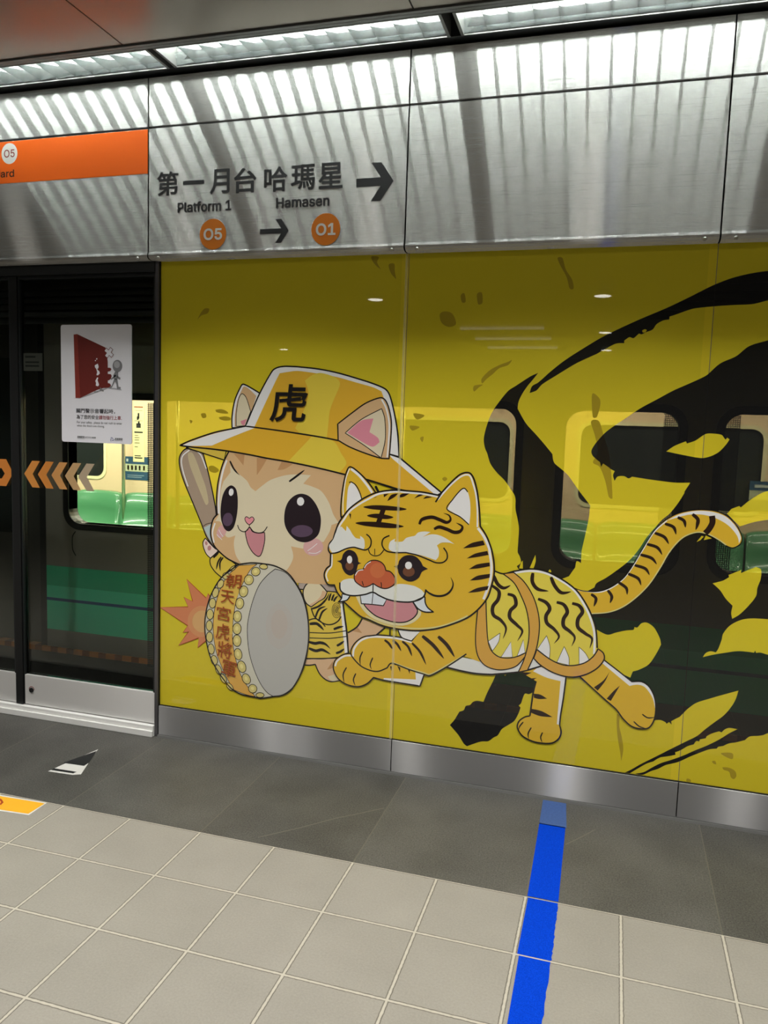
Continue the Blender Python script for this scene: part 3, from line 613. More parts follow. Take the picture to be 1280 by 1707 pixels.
    ('drum_figure', 'stud', 'f', 0, "803,1730 805,1722 801,1711 792,1701 779,1691 765,1685 754,1684 746,1688 744,1695 748,1706 758,1717 770,1726 784,1732 796,1733"),
    ('drum_figure', 'ink', 'o', 3.51, "803,1730 805,1722 801,1711 792,1701 779,1691 765,1685 754,1684 746,1688 744,1695 748,1706 758,1717 770,1726 784,1732 796,1733"),
    ('drum_figure', 'stud', 'f', 0, "733,1656 739,1644 740,1630 733,1617 721,1606 706,1601 691,1602 679,1610 672,1621 672,1635 678,1649 690,1659 705,1664 720,1663"),
    ('drum_figure', 'ink', 'o', 3.51, "733,1656 739,1644 740,1630 733,1617 721,1606 706,1601 691,1602 679,1610 672,1621 672,1635 678,1649 690,1659 705,1664 720,1663"),
    ('drum_figure', 'stud', 'f', 0, "678,1543 667,1526 652,1515 637,1511 625,1515 618,1526 617,1543 623,1562 634,1578 648,1590 663,1594 675,1590 682,1578 683,1562"),
    ('drum_figure', 'ink', 'o', 3.51, "678,1543 667,1526 652,1515 637,1511 625,1515 618,1526 617,1543 623,1562 634,1578 648,1590 663,1594 675,1590 682,1578 683,1562"),
    ('drum_figure', 'stud', 'f', 0, "630,1461 622,1441 609,1426 594,1419 580,1421 570,1432 566,1450 568,1471 577,1491 590,1506 605,1513 619,1511 629,1500 633,1482"),
    ('drum_figure', 'ink', 'o', 3.51, "630,1461 622,1441 609,1426 594,1419 580,1421 570,1432 566,1450 568,1471 577,1491 590,1506 605,1513 619,1511 629,1500 633,1482"),
    ('drum_figure', 'stud', 'f', 0, "603,1364 598,1343 587,1326 573,1317 558,1317 545,1326 537,1342 535,1363 540,1384 551,1401 565,1410 581,1410 593,1401 602,1385"),
    ('drum_figure', 'ink', 'o', 3.51, "603,1364 598,1343 587,1326 573,1317 558,1317 545,1326 537,1342 535,1363 540,1384 551,1401 565,1410 581,1410 593,1401 602,1385"),
    ('drum_figure', 'stud', 'f', 0, "581,1259 577,1237 568,1219 554,1208 538,1206 524,1214 514,1230 510,1252 513,1274 523,1292 537,1303 553,1304 567,1296 577,1280"),
    ('drum_figure', 'ink', 'o', 3.51, "581,1259 577,1237 568,1219 554,1208 538,1206 524,1214 514,1230 510,1252 513,1274 523,1292 537,1303 553,1304 567,1296 577,1280"),
    ('drum_figure', 'stud', 'f', 0, "571,1151 568,1129 560,1110 547,1099 532,1098 519,1106 510,1122 506,1144 509,1166 518,1184 531,1195 546,1196 559,1188 568,1172"),
    ('drum_figure', 'ink', 'o', 3.51, "571,1151 568,1129 560,1110 547,1099 532,1098 519,1106 510,1122 506,1144 509,1166 518,1184 531,1195 546,1196 559,1188 568,1172"),
    ('drum_figure', 'stud', 'f', 0, "576,1042 573,1020 564,1001 550,990 535,988 521,997 511,1013 508,1034 511,1056 520,1075 534,1086 549,1087 563,1079 573,1063"),
    ('drum_figure', 'ink', 'o', 3.51, "576,1042 573,1020 564,1001 550,990 535,988 521,997 511,1013 508,1034 511,1056 520,1075 534,1086 549,1087 563,1079 573,1063"),
    ('drum_figure', 'stud', 'f', 0, "592,934 593,911 587,892 576,879 561,876 547,882 535,897 528,918 528,940 534,960 545,972 559,976 574,969 586,954"),
    ('drum_figure', 'ink', 'o', 3.51, "592,934 593,911 587,892 576,879 561,876 547,882 535,897 528,918 528,940 534,960 545,972 559,976 574,969 586,954"),
    ('drum_figure', 'stud', 'f', 0, "626,834 629,814 624,796 614,783 600,778 584,782 571,793 562,811 559,830 563,848 574,861 588,867 604,863 617,851"),
    ('drum_figure', 'ink', 'o', 3.51, "626,834 629,814 624,796 614,783 600,778 584,782 571,793 562,811 559,830 563,848 574,861 588,867 604,863 617,851"),
    ('drum_figure', 'stud', 'f', 0, "666,749 671,729 670,710 663,697 651,691 637,695 623,707 612,725 607,745 607,764 615,777 627,783 641,779 655,767"),
    ('drum_figure', 'ink', 'o', 3.51, "666,749 671,729 670,710 663,697 651,691 637,695 623,707 612,725 607,745 607,764 615,777 627,783 641,779 655,767"),
    ('drum_figure', 'stud', 'f', 0, "715,670 723,651 725,634 720,621 710,614 696,616 681,625 668,641 660,659 657,677 662,690 672,697 687,695 702,685"),
    ('drum_figure', 'ink', 'o', 3.51, "715,670 723,651 725,634 720,621 710,614 696,616 681,625 668,641 660,659 657,677 662,690 672,697 687,695 702,685"),
    ('drum_figure', 'stud', 'f', 0, "777,604 789,589 794,574 793,562 784,554 771,553 755,559 740,570 728,585 723,600 724,612 733,620 746,621 762,615"),
    ('drum_figure', 'ink', 'o', 3.51, "777,604 789,589 794,574 793,562 784,554 771,553 755,559 740,570 728,585 723,600 724,612 733,620 746,621 762,615"),
    ('drum_figure', 'ink', 'o', 5.94, "834,1752 752,1690 659,1613 585,1504 529,1377 497,1235 493,1103 514,973 554,846 631,723 728,611 795,558 890,526 1030,518 1075,515 1200,549 1302,577 1382,641 1461,777 1508,907 1534,1073 1536,1215 1517,1375 1474,1512 1401,1628 1319,1715 1207,1763 1125,1775 971,1777 847,1754"),
    ('tail', 'tgold', 'f', 0, "3829,1799 3896,1779 4017,1781 4112,1824 4204,1906 4272,2019 4337,2159 4411,2304 4499,2398 4587,2453 4707,2484 4828,2484 4920,2452 4994,2381 5037,2303 5033,2254 4986,2218 4936,2231 4873,2275 4800,2308 4719,2314 4621,2263 4536,2152 4472,2013 4397,1872 4309,1762 4208,1673 4103,1623 3973,1598c 3914,1668c 3843,1754c"),
    ('tail', 'white', 'f', 0, "4499,2392c 4588,2447 4708,2480 4828,2478 4920,2446 4993,2376 5034,2297 5024,2251c 5008,2306 4945,2378 4862,2426 4760,2453 4659,2448 4569,2419"),
    ('tail', 'white', 's', 4.32, "3863,1784 4017,1781 4112,1822 4204,1904 4272,2017 4337,2153 4412,2298 4499,2392"),
    ('tail', 'tpale', 's', 4.32, "3973,1602 4103,1626 4208,1677 4309,1767 4397,1877 4472,2016 4536,2154 4621,2266 4719,2315 4800,2307 4873,2273 4936,2232"),
    ('tail', 'ink', 's', 3.78, "3829,1799 3896,1782 4017,1788 4112,1831 4204,1914 4271,2027 4337,2166 4411,2309 4498,2403 4587,2458 4707,2490 4828,2489 4920,2457 4999,2385 5041,2303 5036,2250 4987,2213 4934,2225"),
    ('tail', 'stripe', 't', 11.88, "3964,1761 4004,1728 3991,1661"),
    ('tail', 'stripe', 't', 11.88, "4090,1805 4124,1757 4114,1701"),
    ('tail', 'stripe', 't', 11.88, "4169,1875 4230,1835 4240,1781"),
    ('tail', 'stripe', 't', 11.88, "4237,1951 4315,1919 4340,1865"),
    ('tail', 'stripe', 't', 11.88, "4282,2023 4363,2002 4398,1953"),
    ('tail', 'stripe', 't', 11.88, "4319,2110 4404,2089 4446,2042"),
    ('tail', 'stripe', 't', 11.88, "4362,2197 4441,2176 4481,2120"),
    ('tail', 'stripe', 't', 11.88, "4415,2289 4487,2262 4524,2208"),
    ('tail', 'stripe', 't', 11.88, "4485,2366 4549,2344 4572,2287"),
    ('tail', 'stripe', 't', 11.88, "4574,2422 4622,2398 4636,2346"),
    ('tail', 'stripe', 't', 13.5, "4679,2453 4720,2417 4720,2374 4711,2332"),
    ('tail', 'stripe', 's', 21.6, "4819,2449 4826,2397 4803,2341 4780,2312"),
    ('tiger_figure', 'tgold', 'f', 0, "3428,1057c 3585,1123c 3815,1068c 3795,885 3780,727 3777,643c 3792,583 3776,528 3728,484 3649,469 3559,475 3476,510 3434,573 3444,628 3488,671 3532,688c 3548,884 3567,991c"),
    ('tiger_figure', 'white', 'f', 0, "3538,1072c 3585,1118c 3810,1062c 3779,644c 3754,648c 3764,1015c 3649,1032"),
    ('tiger_figure', 'ink', 's', 5.94, "3806,1056 3795,885 3780,727 3777,643"),
    ('tiger_figure', 'ink', 's', 5.94, "3777,643 3792,583 3776,528 3728,484 3649,469 3559,475 3476,510 3434,573 3444,628 3488,671 3532,688"),
    ('tiger_figure', 'ink', 's', 6.48, "3532,688 3548,884 3567,991"),
    ('tiger_figure', 'stripe', 'f', 0, "3553,882c 3608,881 3664,854c 3600,842 3556,848c"),
    ('tiger_figure', 'stripe', 'f', 0, "3536,751c 3625,742 3717,703c 3617,698 3538,717c"),
    ('tiger_figure', 'stripe', 'f', 0, "3428,1052c 3528,1059c 3480,1030c"),
    ('tiger_figure', 'stripe', 'f', 0, "3501,1003c 3572,1020c 3542,996c"),
    ('tiger_figure', 'ink', 't', 5.4, "3548,590 3525,533 3533,487"),
    ('tiger_figure', 'ink', 't', 5.4, "3643,561 3629,517 3644,475"),
    ('tiger_figure', 'ink', 't', 5.4, "3480,628 3452,586 3445,554"),
    ('tiger_figure', 'tgold', 'f', 0, "3901,1084c 4094,1234c 4203,1161 4320,1080c 4394,1089 4452,1056 4498,977 4514,879 4506,787 4473,722 4418,704 4343,713 4274,765 4213,838 4123,907"),
    ('tiger_figure', 'white', 'f', 0, "4094,1229c 4320,1080c 4394,1086 4452,1053 4500,972 4512,868c 4485,965 4424,1046 4368,1062 4304,1044c 4176,1137 4086,1203c"),
    ('tiger_figure', 'ink', 'o', 5.4, "3901,1084c 4094,1234c 4203,1161 4320,1080c 4394,1089 4452,1056 4498,977 4514,879 4506,787 4473,722 4418,704 4343,713 4274,765 4213,838 4123,907"),
    ('tiger_figure', 'stripe', 'f', 0, "4145,1144c 4104,1068 4030,997c 4062,974c 4114,1059"),
    ('tiger_figure', 'stripe', 'f', 0, "4231,1038c 4185,987 4135,916c 4168,901c 4204,979"),
    ('tiger_figure', 'ink', 't', 5.4, "4415,825 4459,801 4513,813"),
    ('tiger_figure', 'ink', 't', 5.4, "4354,756 4399,721 4448,712"),
    ('tiger_figure', 'palewhite', 'f', 0, "2806,1019c 2941,1121c 3086,1113 3091,1149 3469,1192 3555,1176 3604,1125c 3509,1083 3417,1050 3220,1008 3045,998 2960,1002"),
    ('tiger_figure', 'ink', 's', 7.02, "2802,1020 2960,1001 3069,995 3198,1003 3220,1008 3417,1050 3509,1083 3604,1125"),
    ('paw', 'tgold', 'f', 0, "1955,1043c 1885,1028 1829,994 1794,956 1781,906 1790,859 1827,801 1892,761 1963,746 2034,751 2103,787 2160,849c 2253,836 2582,825c 2616,934c 2321,997 2248,992c"),
    ('paw', 'white', 'f', 0, "2536,947c 2612,934c 2578,828c 2253,840c 2253,855c 2543,878c"),
    ('paw', 'ink', 'o', 5.94, "1955,1043c 1885,1028 1829,994 1794,956 1781,906 1790,859 1827,801 1892,761 1963,746 2034,751 2103,787 2160,849c 2253,836 2582,825c 2616,934c 2321,997 2248,992c"),
    ('paw', 'stripe', 'f', 0, "2307,968c 2324,970c 2320,923c"),
    ('paw', 'stripe', 'f', 0, "2372,980c 2400,968c 2400,925c"),
    ('paw', 'stripe', 'f', 0, "2467,961c 2488,952c 2486,920c"),
    ('paw', 'tgold', 'f', 0, "1940,1055 1953,1097 1993,1156 2055,1203 2123,1221 2199,1236 2317,1238 2408,1233 2492,1214c 2564,1309c 2834,1393 3045,1538c 3045,1305 3094,1099c 2955,1134c 2813,1025 2668,929c 2608,937 2479,959 2321,997c 2280,950 2270,944 2203,910 2133,908 2042,937 1970,997 1944,1035"),
    ('paw', 'white', 's', 8.64, "1964,1016 1971,1085 2021,1159 2089,1199 2158,1216 2240,1221 2325,1225 2409,1218 2493,1204"),
    ('paw', 'white', 's', 8.1, "1799,908 1816,958 1885,1011 1948,1022"),
    ('paw', 'tpale', 's', 6.48, "2961,1144 2812,1035 2668,938 2608,946 2479,968 2329,1004"),
    ('paw', 'ink', 's', 5.94, "2975,1155 2813,1025 2668,929 2608,935 2479,959 2321,997 2280,950 2270,944 2203,910 2133,908 2042,937 1970,997 1942,1041 1953,1097 1993,1156 2055,1203 2123,1221 2199,1236 2317,1238 2408,1233 2492,1214"),
    ('paw', 'white', 'f', 0, "2366,1303c 2567,1309c 2492,1214c 2404,1236"),
    ('paw', 'ink', 'o', 5.4, "2366,1303c 2567,1309c 2492,1214c 2404,1236"),
    ('paw', 'ink', 's', 6.48, "2295,1307 2297,1240"),
    ('paw', 'stripe', 't', 10.8, "2249,1197 2288,1171 2326,1121"),
    ('paw', 'stripe', 't', 10.8, "2322,1203 2365,1172 2403,1114"),
    ('paw', 'stripe', 't', 10.8, "2409,1203 2464,1160 2501,1080"),
    ('paw', 'stripe', 't', 10.8, "2497,1197 2571,1127 2629,1020"),
    ('paw', 'stripe', 't', 16.2, "2586,1269 2687,1196 2784,1091"),
    ('paw', 'stripe', 't', 16.2, "2725,1280 2805,1213 2875,1116"),
    ('paw', 'ink', 't', 5.94, "2052,1071 2029,1010 2035,943"),
    ('paw', 'ink', 't', 5.94, "2147,1027 2125,960 2140,918"),
    ('paw', 'ink', 't', 5.94, "1906,910 1876,841 1889,764"),
    ('paw', 'ink', 't', 5.94, "1995,866 1974,805 1993,753"),
    ('vest', 'vest', 'f', 0, "3135,1903c 3252,1868 3349,1899 3482,1927 3599,1916 3726,1863 3836,1792 3905,1713 3968,1609 4016,1486 4037,1335 4005,1254 3928,1185 3839,1157 3722,1169 3637,1203 3559,1260 3468,1210 3385,1170 3274,1161 3194,1205 3156,1272 3136,1421 3118,1613c 3143,1729"),
    ('vest', 'white', 's', 8.64, "3266,1857 3350,1885 3483,1911 3600,1901 3727,1848 3829,1781 3903,1687 3966,1575 4008,1443 4016,1273"),
    ('vest', 'ink', 's', 6.48, "3170,1889 3252,1868 3349,1899 3482,1927 3599,1916 3726,1863 3836,1792 3905,1713 3968,1609 4016,1486 4037,1326"),
    ('vest', 'white', 'f', 0, "3155,1285c 3251,1366c 3242,1290 3194,1205c"),
    ('vest', 'ink', 'o', 2.16, "3155,1285c 3251,1366c 3242,1290 3194,1205c"),
    ('vest', 'white', 'f', 0, "3269,1162c 3344,1302c 3363,1173c"),
    ('vest', 'ink', 'o', 2.16, "3269,1162c 3344,1302c 3363,1173c"),
    ('vest', 'white', 'f', 0, "3401,1186c 3445,1330c 3465,1223c"),
    ('vest', 'ink', 'o', 2.16, "3401,1186c 3445,1330c 3465,1223c"),
    ('vest', 'white', 'f', 0, "3563,1263c 3632,1385c 3664,1293 3665,1193c"),
    ('vest', 'ink', 'o', 2.16, "3563,1263c 3632,1385c 3664,1293 3665,1193c"),
    ('vest', 'white', 'f', 0, "3727,1172c 3777,1310c 3819,1224 3824,1157c"),
    ('vest', 'ink', 'o', 2.16, "3727,1172c 3777,1310c 3819,1224 3824,1157c"),
    ('vest', 'white', 'f', 0, "3904,1168c 3894,1319c 3947,1273 3981,1219c"),
    ('vest', 'ink', 'o', 2.16, "3904,1168c 3894,1319c 3947,1273 3981,1219c"),
    ('vest', 'stripe', 't', 15.12, "3172,1850 3210,1779 3262,1749 3318,1777"),
    ('vest', 'stripe', 't', 15.12, "3160,1763 3223,1719 3220,1649 3180,1584 3188,1514 3250,1476 3298,1411 3277,1319"),
    ('vest', 'stripe', 't', 15.12, "3297,1701 3351,1687 3369,1619 3327,1563 3326,1502 3388,1447 3433,1399 3397,1313"),
    ('vest', 'stripe', 't', 15.12, "3494,1896 3494,1821 3541,1765 3628,1756"),
    ('vest', 'stripe', 't', 15.12, "3641,1874 3676,1803 3732,1752 3808,1768"),
    ('vest', 'stripe', 't', 15.12, "3547,1684 3613,1660 3645,1611 3619,1548 3630,1489 3691,1443 3731,1387 3695,1325"),
    ('vest', 'stripe', 't', 15.12, "3697,1670 3754,1656 3786,1599 3760,1537 3764,1477 3815,1439 3857,1392 3836,1318"),
    ('vest', 'stripe', 't', 15.12, "3820,1673 3876,1659 3905,1611 3874,1548 3878,1480 3938,1435 3992,1398 3979,1317"),
    ('vest', 'border', 'f', 0, "3054,1545c 3046,1367 3052,1234 3079,1139 3139,1074 3236,1050 3330,1066 3405,1106 3469,1192c 3472,1224c 3410,1186 3334,1161 3248,1163 3185,1209 3153,1289 3134,1447 3119,1639c"),
    ('vest', 'ink', 'o', 4.59, "3054,1545c 3046,1367 3052,1234 3079,1139 3139,1074 3236,1050 3330,1066 3405,1106 3469,1192c 3472,1224c 3410,1186 3334,1161 3248,1163 3185,1209 3153,1289 3134,1447 3119,1639c"),
    ('vest', 'border', 'f', 0, "3537,1183c 3590,1136 3677,1090 3778,1063 3877,1066 3973,1104 4051,1165 4096,1239 4087,1289 4045,1320c 4033,1293c 4005,1246 3944,1191 3855,1159 3765,1157 3671,1190 3559,1260c"),
    ('vest', 'ink', 'o', 5.13, "3537,1183c 3590,1136 3677,1090 3778,1063 3877,1066 3973,1104 4051,1165 4096,1239 4087,1289 4045,1320c 4033,1293c 4005,1246 3944,1191 3855,1159 3765,1157 3671,1190 3559,1260c"),
    ('vest', 'border', 'f', 0, "3252,1868c 3337,1887c 3420,1823 3492,1726 3540,1618 3568,1491 3567,1352 3544,1219 3492,1076c 3417,1050c 3462,1174 3488,1326 3485,1457 3458,1584 3410,1693 3345,1800"),
    ('vest', 'ink', 'o', 4.59, "3252,1868c 3337,1887c 3420,1823 3492,1726 3540,1618 3568,1491 3567,1352 3544,1219 3492,1076c 3417,1050c 3462,1174 3488,1326 3485,1457 3458,1584 3410,1693 3345,1800"),
    ('tiger_head', 'tgold', 'f', 0, "1818,2243c 1813,2312 1817,2418 1828,2517 1846,2616 1868,2676 1885,2693 1920,2682 1976,2642 2039,2587 2088,2531 2134,2472c 1997,2376 1896,2311c"),
    ('tiger_head', 'white', 'f', 0, "1865,2302c 1867,2408 1876,2513 1903,2557 1931,2542 1966,2492 2007,2409c"),
    ('tiger_head', 'white', 's', 10.8, "1896,2677 1969,2625 2040,2551 2096,2479"),
    ('tiger_head', 'white', 's', 4.32, "1882,2677 1853,2591 1837,2472 1831,2366 1836,2274"),
    ('tiger_head', 'ink', 's', 4.86, "1882,2556 1902,2563 1945,2536 1981,2479 2005,2412"),
    ('tiger_head', 'ink', 'o', 6.48, "1818,2243c 1813,2312 1817,2418 1828,2517 1846,2616 1868,2676 1885,2693 1920,2682 1976,2642 2039,2587 2088,2531 2134,2472c 1997,2376 1896,2311c"),
    ('tiger_head', 'ink', 't', 10.8, "2123,2539 2140,2507 2161,2483"),
    ('tiger_head', 'ink', 's', 6.48, "2045,2590 2168,2561 2330,2521"),
    ('tiger_head', 'tgold', 'f', 0, "1750,2049c 1766,2111 1795,2192 1835,2254 1889,2324 1963,2387 2037,2437 2130,2481 2231,2505 2330,2514 2410,2512 2541,2508 2682,2489c 2704,2512 2771,2591 2844,2664 2894,2689 2938,2687 2971,2645 3001,2553 3026,2417 3043,2252c 3100,2171 3141,2079 3156,2030 3173,1943 3177,1855 3162,1765 3130,1653 3059,1550 2973,1471 2859,1408 2718,1350 2574,1316 2454,1306 2305,1311 2209,1327 2098,1363 2028,1383 1957,1430 1871,1496c 1835,1539 1798,1583 1772,1643c 1712,1643 1682,1688 1674,1735 1694,1784 1728,1813c 1730,1918c 1707,1953 1716,2007"),
    ('tiger_head', 'white', 's', 8.1, "1764,2064 1780,2118 1810,2180 1846,2235 1896,2308 1977,2371 2064,2424 2144,2468 2231,2490 2331,2502 2410,2498 2542,2494 2673,2477"),
    ('tiger_head', 'white', 's', 7.02, "2674,2453 2772,2572 2851,2647 2901,2672 2939,2665 2970,2595 2998,2503 3014,2379 3020,2241"),
    ('tiger_head', 'white', 's', 10.8, "3024,2235 3081,2163 3126,2072 3134,2028 3151,1941 3153,1865 3143,1776 3118,1697 3099,1638"),
    ('tiger_head', 'tpale', 's', 6.48, "2070,1390 2209,1344 2373,1324 2560,1331 2718,1363 2859,1420 2972,1485"),
    ('tiger_head', 'white', 's', 6.48, "1741,1915 1741,1814 1708,1771 1692,1723 1711,1670"),
    ('tiger_head', 'ink', 'o', 7.02, "1750,2049c 1766,2111 1795,2192 1835,2254 1889,2324 1963,2387 2037,2437 2130,2481 2231,2505 2330,2514 2410,2512 2541,2508 2682,2489c 2704,2512 2771,2591 2844,2664 2894,2689 2938,2687 2971,2645 3001,2553 3026,2417 3043,2252c 3100,2171 3141,2079 3156,2030 3173,1943 3177,1855 3162,1765 3130,1653 3059,1550 2973,1471 2859,1408 2718,1350 2574,1316 2454,1306 2305,1311 2209,1327 2098,1363 2028,1383 1957,1430 1871,1496c 1835,1539 1798,1583 1772,1643c 1712,1643 1682,1688 1674,1735 1694,1784 1728,1813c 1730,1918c 1707,1953 1716,2007"),
    ('tiger_head', 'ink', 's', 7.02, "2656,2430 2704,2511"),
    ('tiger_head', 'white', 'f', 0, "2757,2377c 2802,2461 2862,2539 2896,2560 2926,2530 2948,2456 2956,2356 2951,2258c 2872,2319"),
    ('tiger_head', 'ink', 's', 4.59, "2948,2258 2872,2318 2757,2377 2802,2461 2862,2539 2896,2560 2926,2530"),
    ('tiger_head', 'stripe', 'f', 0, "2019,2351 2093,2370 2201,2376 2335,2370 2408,2356 2350,2340 2236,2335 2101,2336"),
    ('tiger_head', 'stripe', 'f', 0, "2055,2280 2123,2299 2204,2299 2292,2280 2239,2260 2151,2260 2083,2267"),
    ('tiger_head', 'stripe', 'f', 0, "1951,2206 2016,2223 2172,2230 2307,2222 2387,2206 2315,2187 2208,2182 2038,2188"),
    ('tiger_head', 'stripe', 'f', 0, "2179,2347c 2223,2340c 2181,2221c 2139,2228c"),
    ('tiger_head', 'stripe', 'f', 0, "2202,2445c 2198,2472c 2246,2480c"),
    ('tiger_head', 'stripe', 'f', 0, "2232,2414c 2265,2469 2331,2488c 2293,2451"),
    ('tiger_head', 'stripe', 'f', 0, "2323,2448c 2358,2484 2427,2492c 2379,2461"),
    ('tiger_head', 'stripe', 'f', 0, "1890,2287c 1909,2285c 1905,2234c"),
    ('tiger_head', 'stripe', 'f', 0, "2108,2431c 2125,2445c 2142,2448c"),
    ('tiger_head', 'stripe', 'f', 0, "2468,2450c 2510,2487 2550,2485c 2497,2463"),
    ('tiger_head', 'stripe', 'f', 0, "2547,2450c 2575,2476 2629,2471c 2583,2460"),
    ('tiger_head', 'stripe', 'f', 0, "2906,2055c 2977,2105 3073,2134c 3090,2098c 2997,2072"),
    ('tiger_head', 'stripe', 'f', 0, "2941,1972c 3012,2019 3112,2049c 3124,2017c 3032,1992"),
    ('tiger_head', 'stripe', 'f', 0, "2964,1883c 3029,1928 3135,1954c 3139,1923c 3049,1898"),
    ('tiger_head', 'stripe', 'f', 0, "2977,1788c 3039,1833 3144,1859c 3142,1826c 3054,1800"),
    ('tiger_head', 'stripe', 'f', 0, "2965,1682c 3038,1728 3138,1757c 3128,1722c 3046,1697"),
    ('tiger_head', 'stripe', 't', 14.85, "2524,2233 2544,2276 2628,2301 2700,2283 2759,2265 2791,2289 2776,2326 2729,2341"),
    ('tiger_head', 'stripe', 't', 14.85, "2653,2201 2696,2222 2761,2208 2826,2186 2877,2198 2893,2239 2839,2267"),
    ('tiger_head', 'palewhite', 'f', 0, "1824,2168c 1867,2129c 1872,2177c 1901,2146 1926,2108c 1958,2077 2000,2071c 1998,2098c 2034,2070 2042,2004 2030,1978c 1989,1984 1940,1993 1871,1978 1802,1940 1754,1926 1725,1954 1713,1993 1750,2049 1770,2104 1796,2152"),
    ('tiger_head', 'ink', 's', 5.94, "1732,1924 1761,1927 1802,1940 1871,1975 1940,1993 1996,1984 2051,1978 2091,2008 2100,2061 2082,2096 2054,2116"),
    ('tiger_head', 'palewhite', 'f', 0, "2260,2024 2272,2067 2315,2095c 2309,2070c 2379,2075 2412,2108 2464,2126 2490,2134 2515,2162 2567,2175 2623,2174c 2556,2126c 2621,2153 2686,2154 2751,2133 2834,2085c 2792,2095 2721,2090 2683,2064c 2703,2021 2700,1969 2678,1937c 2596,1958 2516,1974 2429,1984 2389,1982 2316,1979 2268,1995"),
    ('tiger_head', 'ink', 's', 5.94, "2263,2119 2211,2089 2198,2042 2214,2004 2248,1980 2316,1975 2416,1982 2430,1980 2516,1967 2616,1936 2682,1916 2741,1923 2775,1959 2771,2007 2741,2048"),
    ('tiger_head', 'ink', 's', 4.32, "2078,1984 2093,1949 2135,1932 2182,1946 2218,1991"),
    ('tiger_head', 'ink', 's', 3.24, "2134,1995 2136,1939"),
    ('tiger_head', 'eye', 'f', 0, "1905,1968 1955,1951 1985,1901 1990,1868 2018,1857c 1988,1844 1974,1793 1947,1754 1913,1741 1871,1758 1841,1802 1830,1840 1789,1860c 1829,1874 1845,1923 1872,1955"),
    ('tiger_head', 'brown', 'f', 0, "1945,1828 1942,1810 1932,1796 1917,1787 1900,1786 1884,1792 1873,1805 1869,1821 1872,1838 1882,1853 1897,1861 1914,1863 1930,1857 1941,1844"),
    ('tiger_head', 'white', 'f', 0, "1932,1883 1930,1868 1924,1855 1914,1847 1903,1846 1893,1852 1885,1864 1882,1879 1884,1895 1891,1907 1901,1915 1912,1916 1922,1910 1929,1898"),
    ('tiger_head', 'eye', 'f', 0, "2310,1854c 2345,1867 2359,1910 2397,1949 2450,1964 2503,1954 2545,1918 2569,1878c 2614,1857c 2564,1829 2537,1775 2492,1741 2445,1734 2391,1756 2356,1799 2344,1840"),
    ('tiger_head', 'brown', 'f', 0, "2498,1824 2494,1804 2480,1788 2459,1778 2435,1776 2414,1783 2398,1796 2392,1815 2397,1834 2411,1850 2432,1860 2456,1862 2477,1855 2493,1842"),
    ('tiger_head', 'white', 'f', 0, "2472,1875 2470,1860 2461,1848 2449,1841 2436,1839 2423,1845 2414,1856 2411,1870 2413,1885 2421,1897 2434,1904 2447,1905 2460,1900 2468,1889"),
    ('tiger_head', 'mouthlip', 'f', 0, "1974,1562c 2025,1470 2097,1400 2202,1357 2339,1337 2439,1350 2518,1392 2569,1463 2532,1552c 2297,1556 2132,1607c"),
    ('tiger_head', 'pink', 'f', 0, "2052,1493c 2095,1450 2166,1403 2269,1374 2358,1365 2438,1379 2497,1415 2532,1460 2536,1493c 2492,1558c 2432,1559 2331,1559 2259,1566c 2160,1570c"),
    ('tiger_head', 'ink', 'o', 5.4, "2052,1493c 2095,1450 2166,1403 2269,1374 2358,1365 2438,1379 2497,1415 2532,1460 2536,1493c 2492,1558c 2432,1559 2331,1559 2259,1566c 2160,1570c"),
    ('tiger_head', 'paleblue2', 'f', 0, "2015,1570c 2130,1610c 2259,1564c 2229,1500c 2125,1502 2028,1499c"),
    ('tiger_head', 'ink', 'o', 4.86, "2015,1570c 2130,1610c 2259,1564c 2229,1500c 2125,1502 2028,1499c"),
    ('tiger_head', 'ink', 's', 3.24, "2132,1607 2125,1503"),
    ('tiger_head', 'palewhite', 'f', 0, "1821,1639 1838,1681 1879,1705 1949,1712 1999,1662 2048,1647 2095,1662 2130,1683 2171,1667 2219,1653 2273,1660 2320,1684 2359,1704 2426,1707 2493,1700 2507,1697 2561,1672 2598,1636c 2544,1579 2498,1565 2445,1555 2398,1553 2331,1554 2256,1565 2187,1589 2130,1612c 2063,1586 1988,1567 1918,1563 1862,1582 1829,1613"),
    ('tiger_head', 'paleblue2', 'f', 0, "1846,1571c 1922,1562c 1892,1518 1811,1493c 1842,1527"),
    ('tiger_head', 'ink', 'o', 5.4, "1846,1571c 1922,1562c 1892,1518 1811,1493c 1842,1527"),
    ('tiger_head', 'paleblue2', 'f', 0, "2493,1560c 2597,1617c 2601,1565 2626,1521 2677,1489c 2601,1482 2540,1505"),
    ('tiger_head', 'ink', 'o', 5.94, "2493,1560c 2597,1617c 2601,1565 2626,1521 2677,1489c 2601,1482 2540,1505"),
    ('tiger_head', 'ink', 's', 6.75, "1823,1670 1829,1606 1869,1573 1925,1563 1988,1568 2063,1586 2130,1610 2187,1587 2263,1561 2351,1550 2445,1553 2498,1564 2557,1589 2592,1626 2602,1679"),
    ('tiger_head', 'ink', 's', 4.86, "2130,1683 2131,1610"),
    ('tiger_head', 'ink', 't', 8.64, "2600,1673 2627,1652 2681,1632 2746,1636 2797,1663 2829,1709 2835,1755 2812,1803"),
    ('tiger_head', 'nosered', 'f', 0, "1955,1725 1961,1765 1988,1794 2036,1806c 2055,1846 2095,1883 2143,1894 2191,1884 2226,1854 2242,1812c 2282,1805 2317,1769 2332,1724 2313,1690 2266,1659 2219,1653 2171,1667 2130,1688c 2095,1664 2048,1649 1999,1669 1967,1692"),
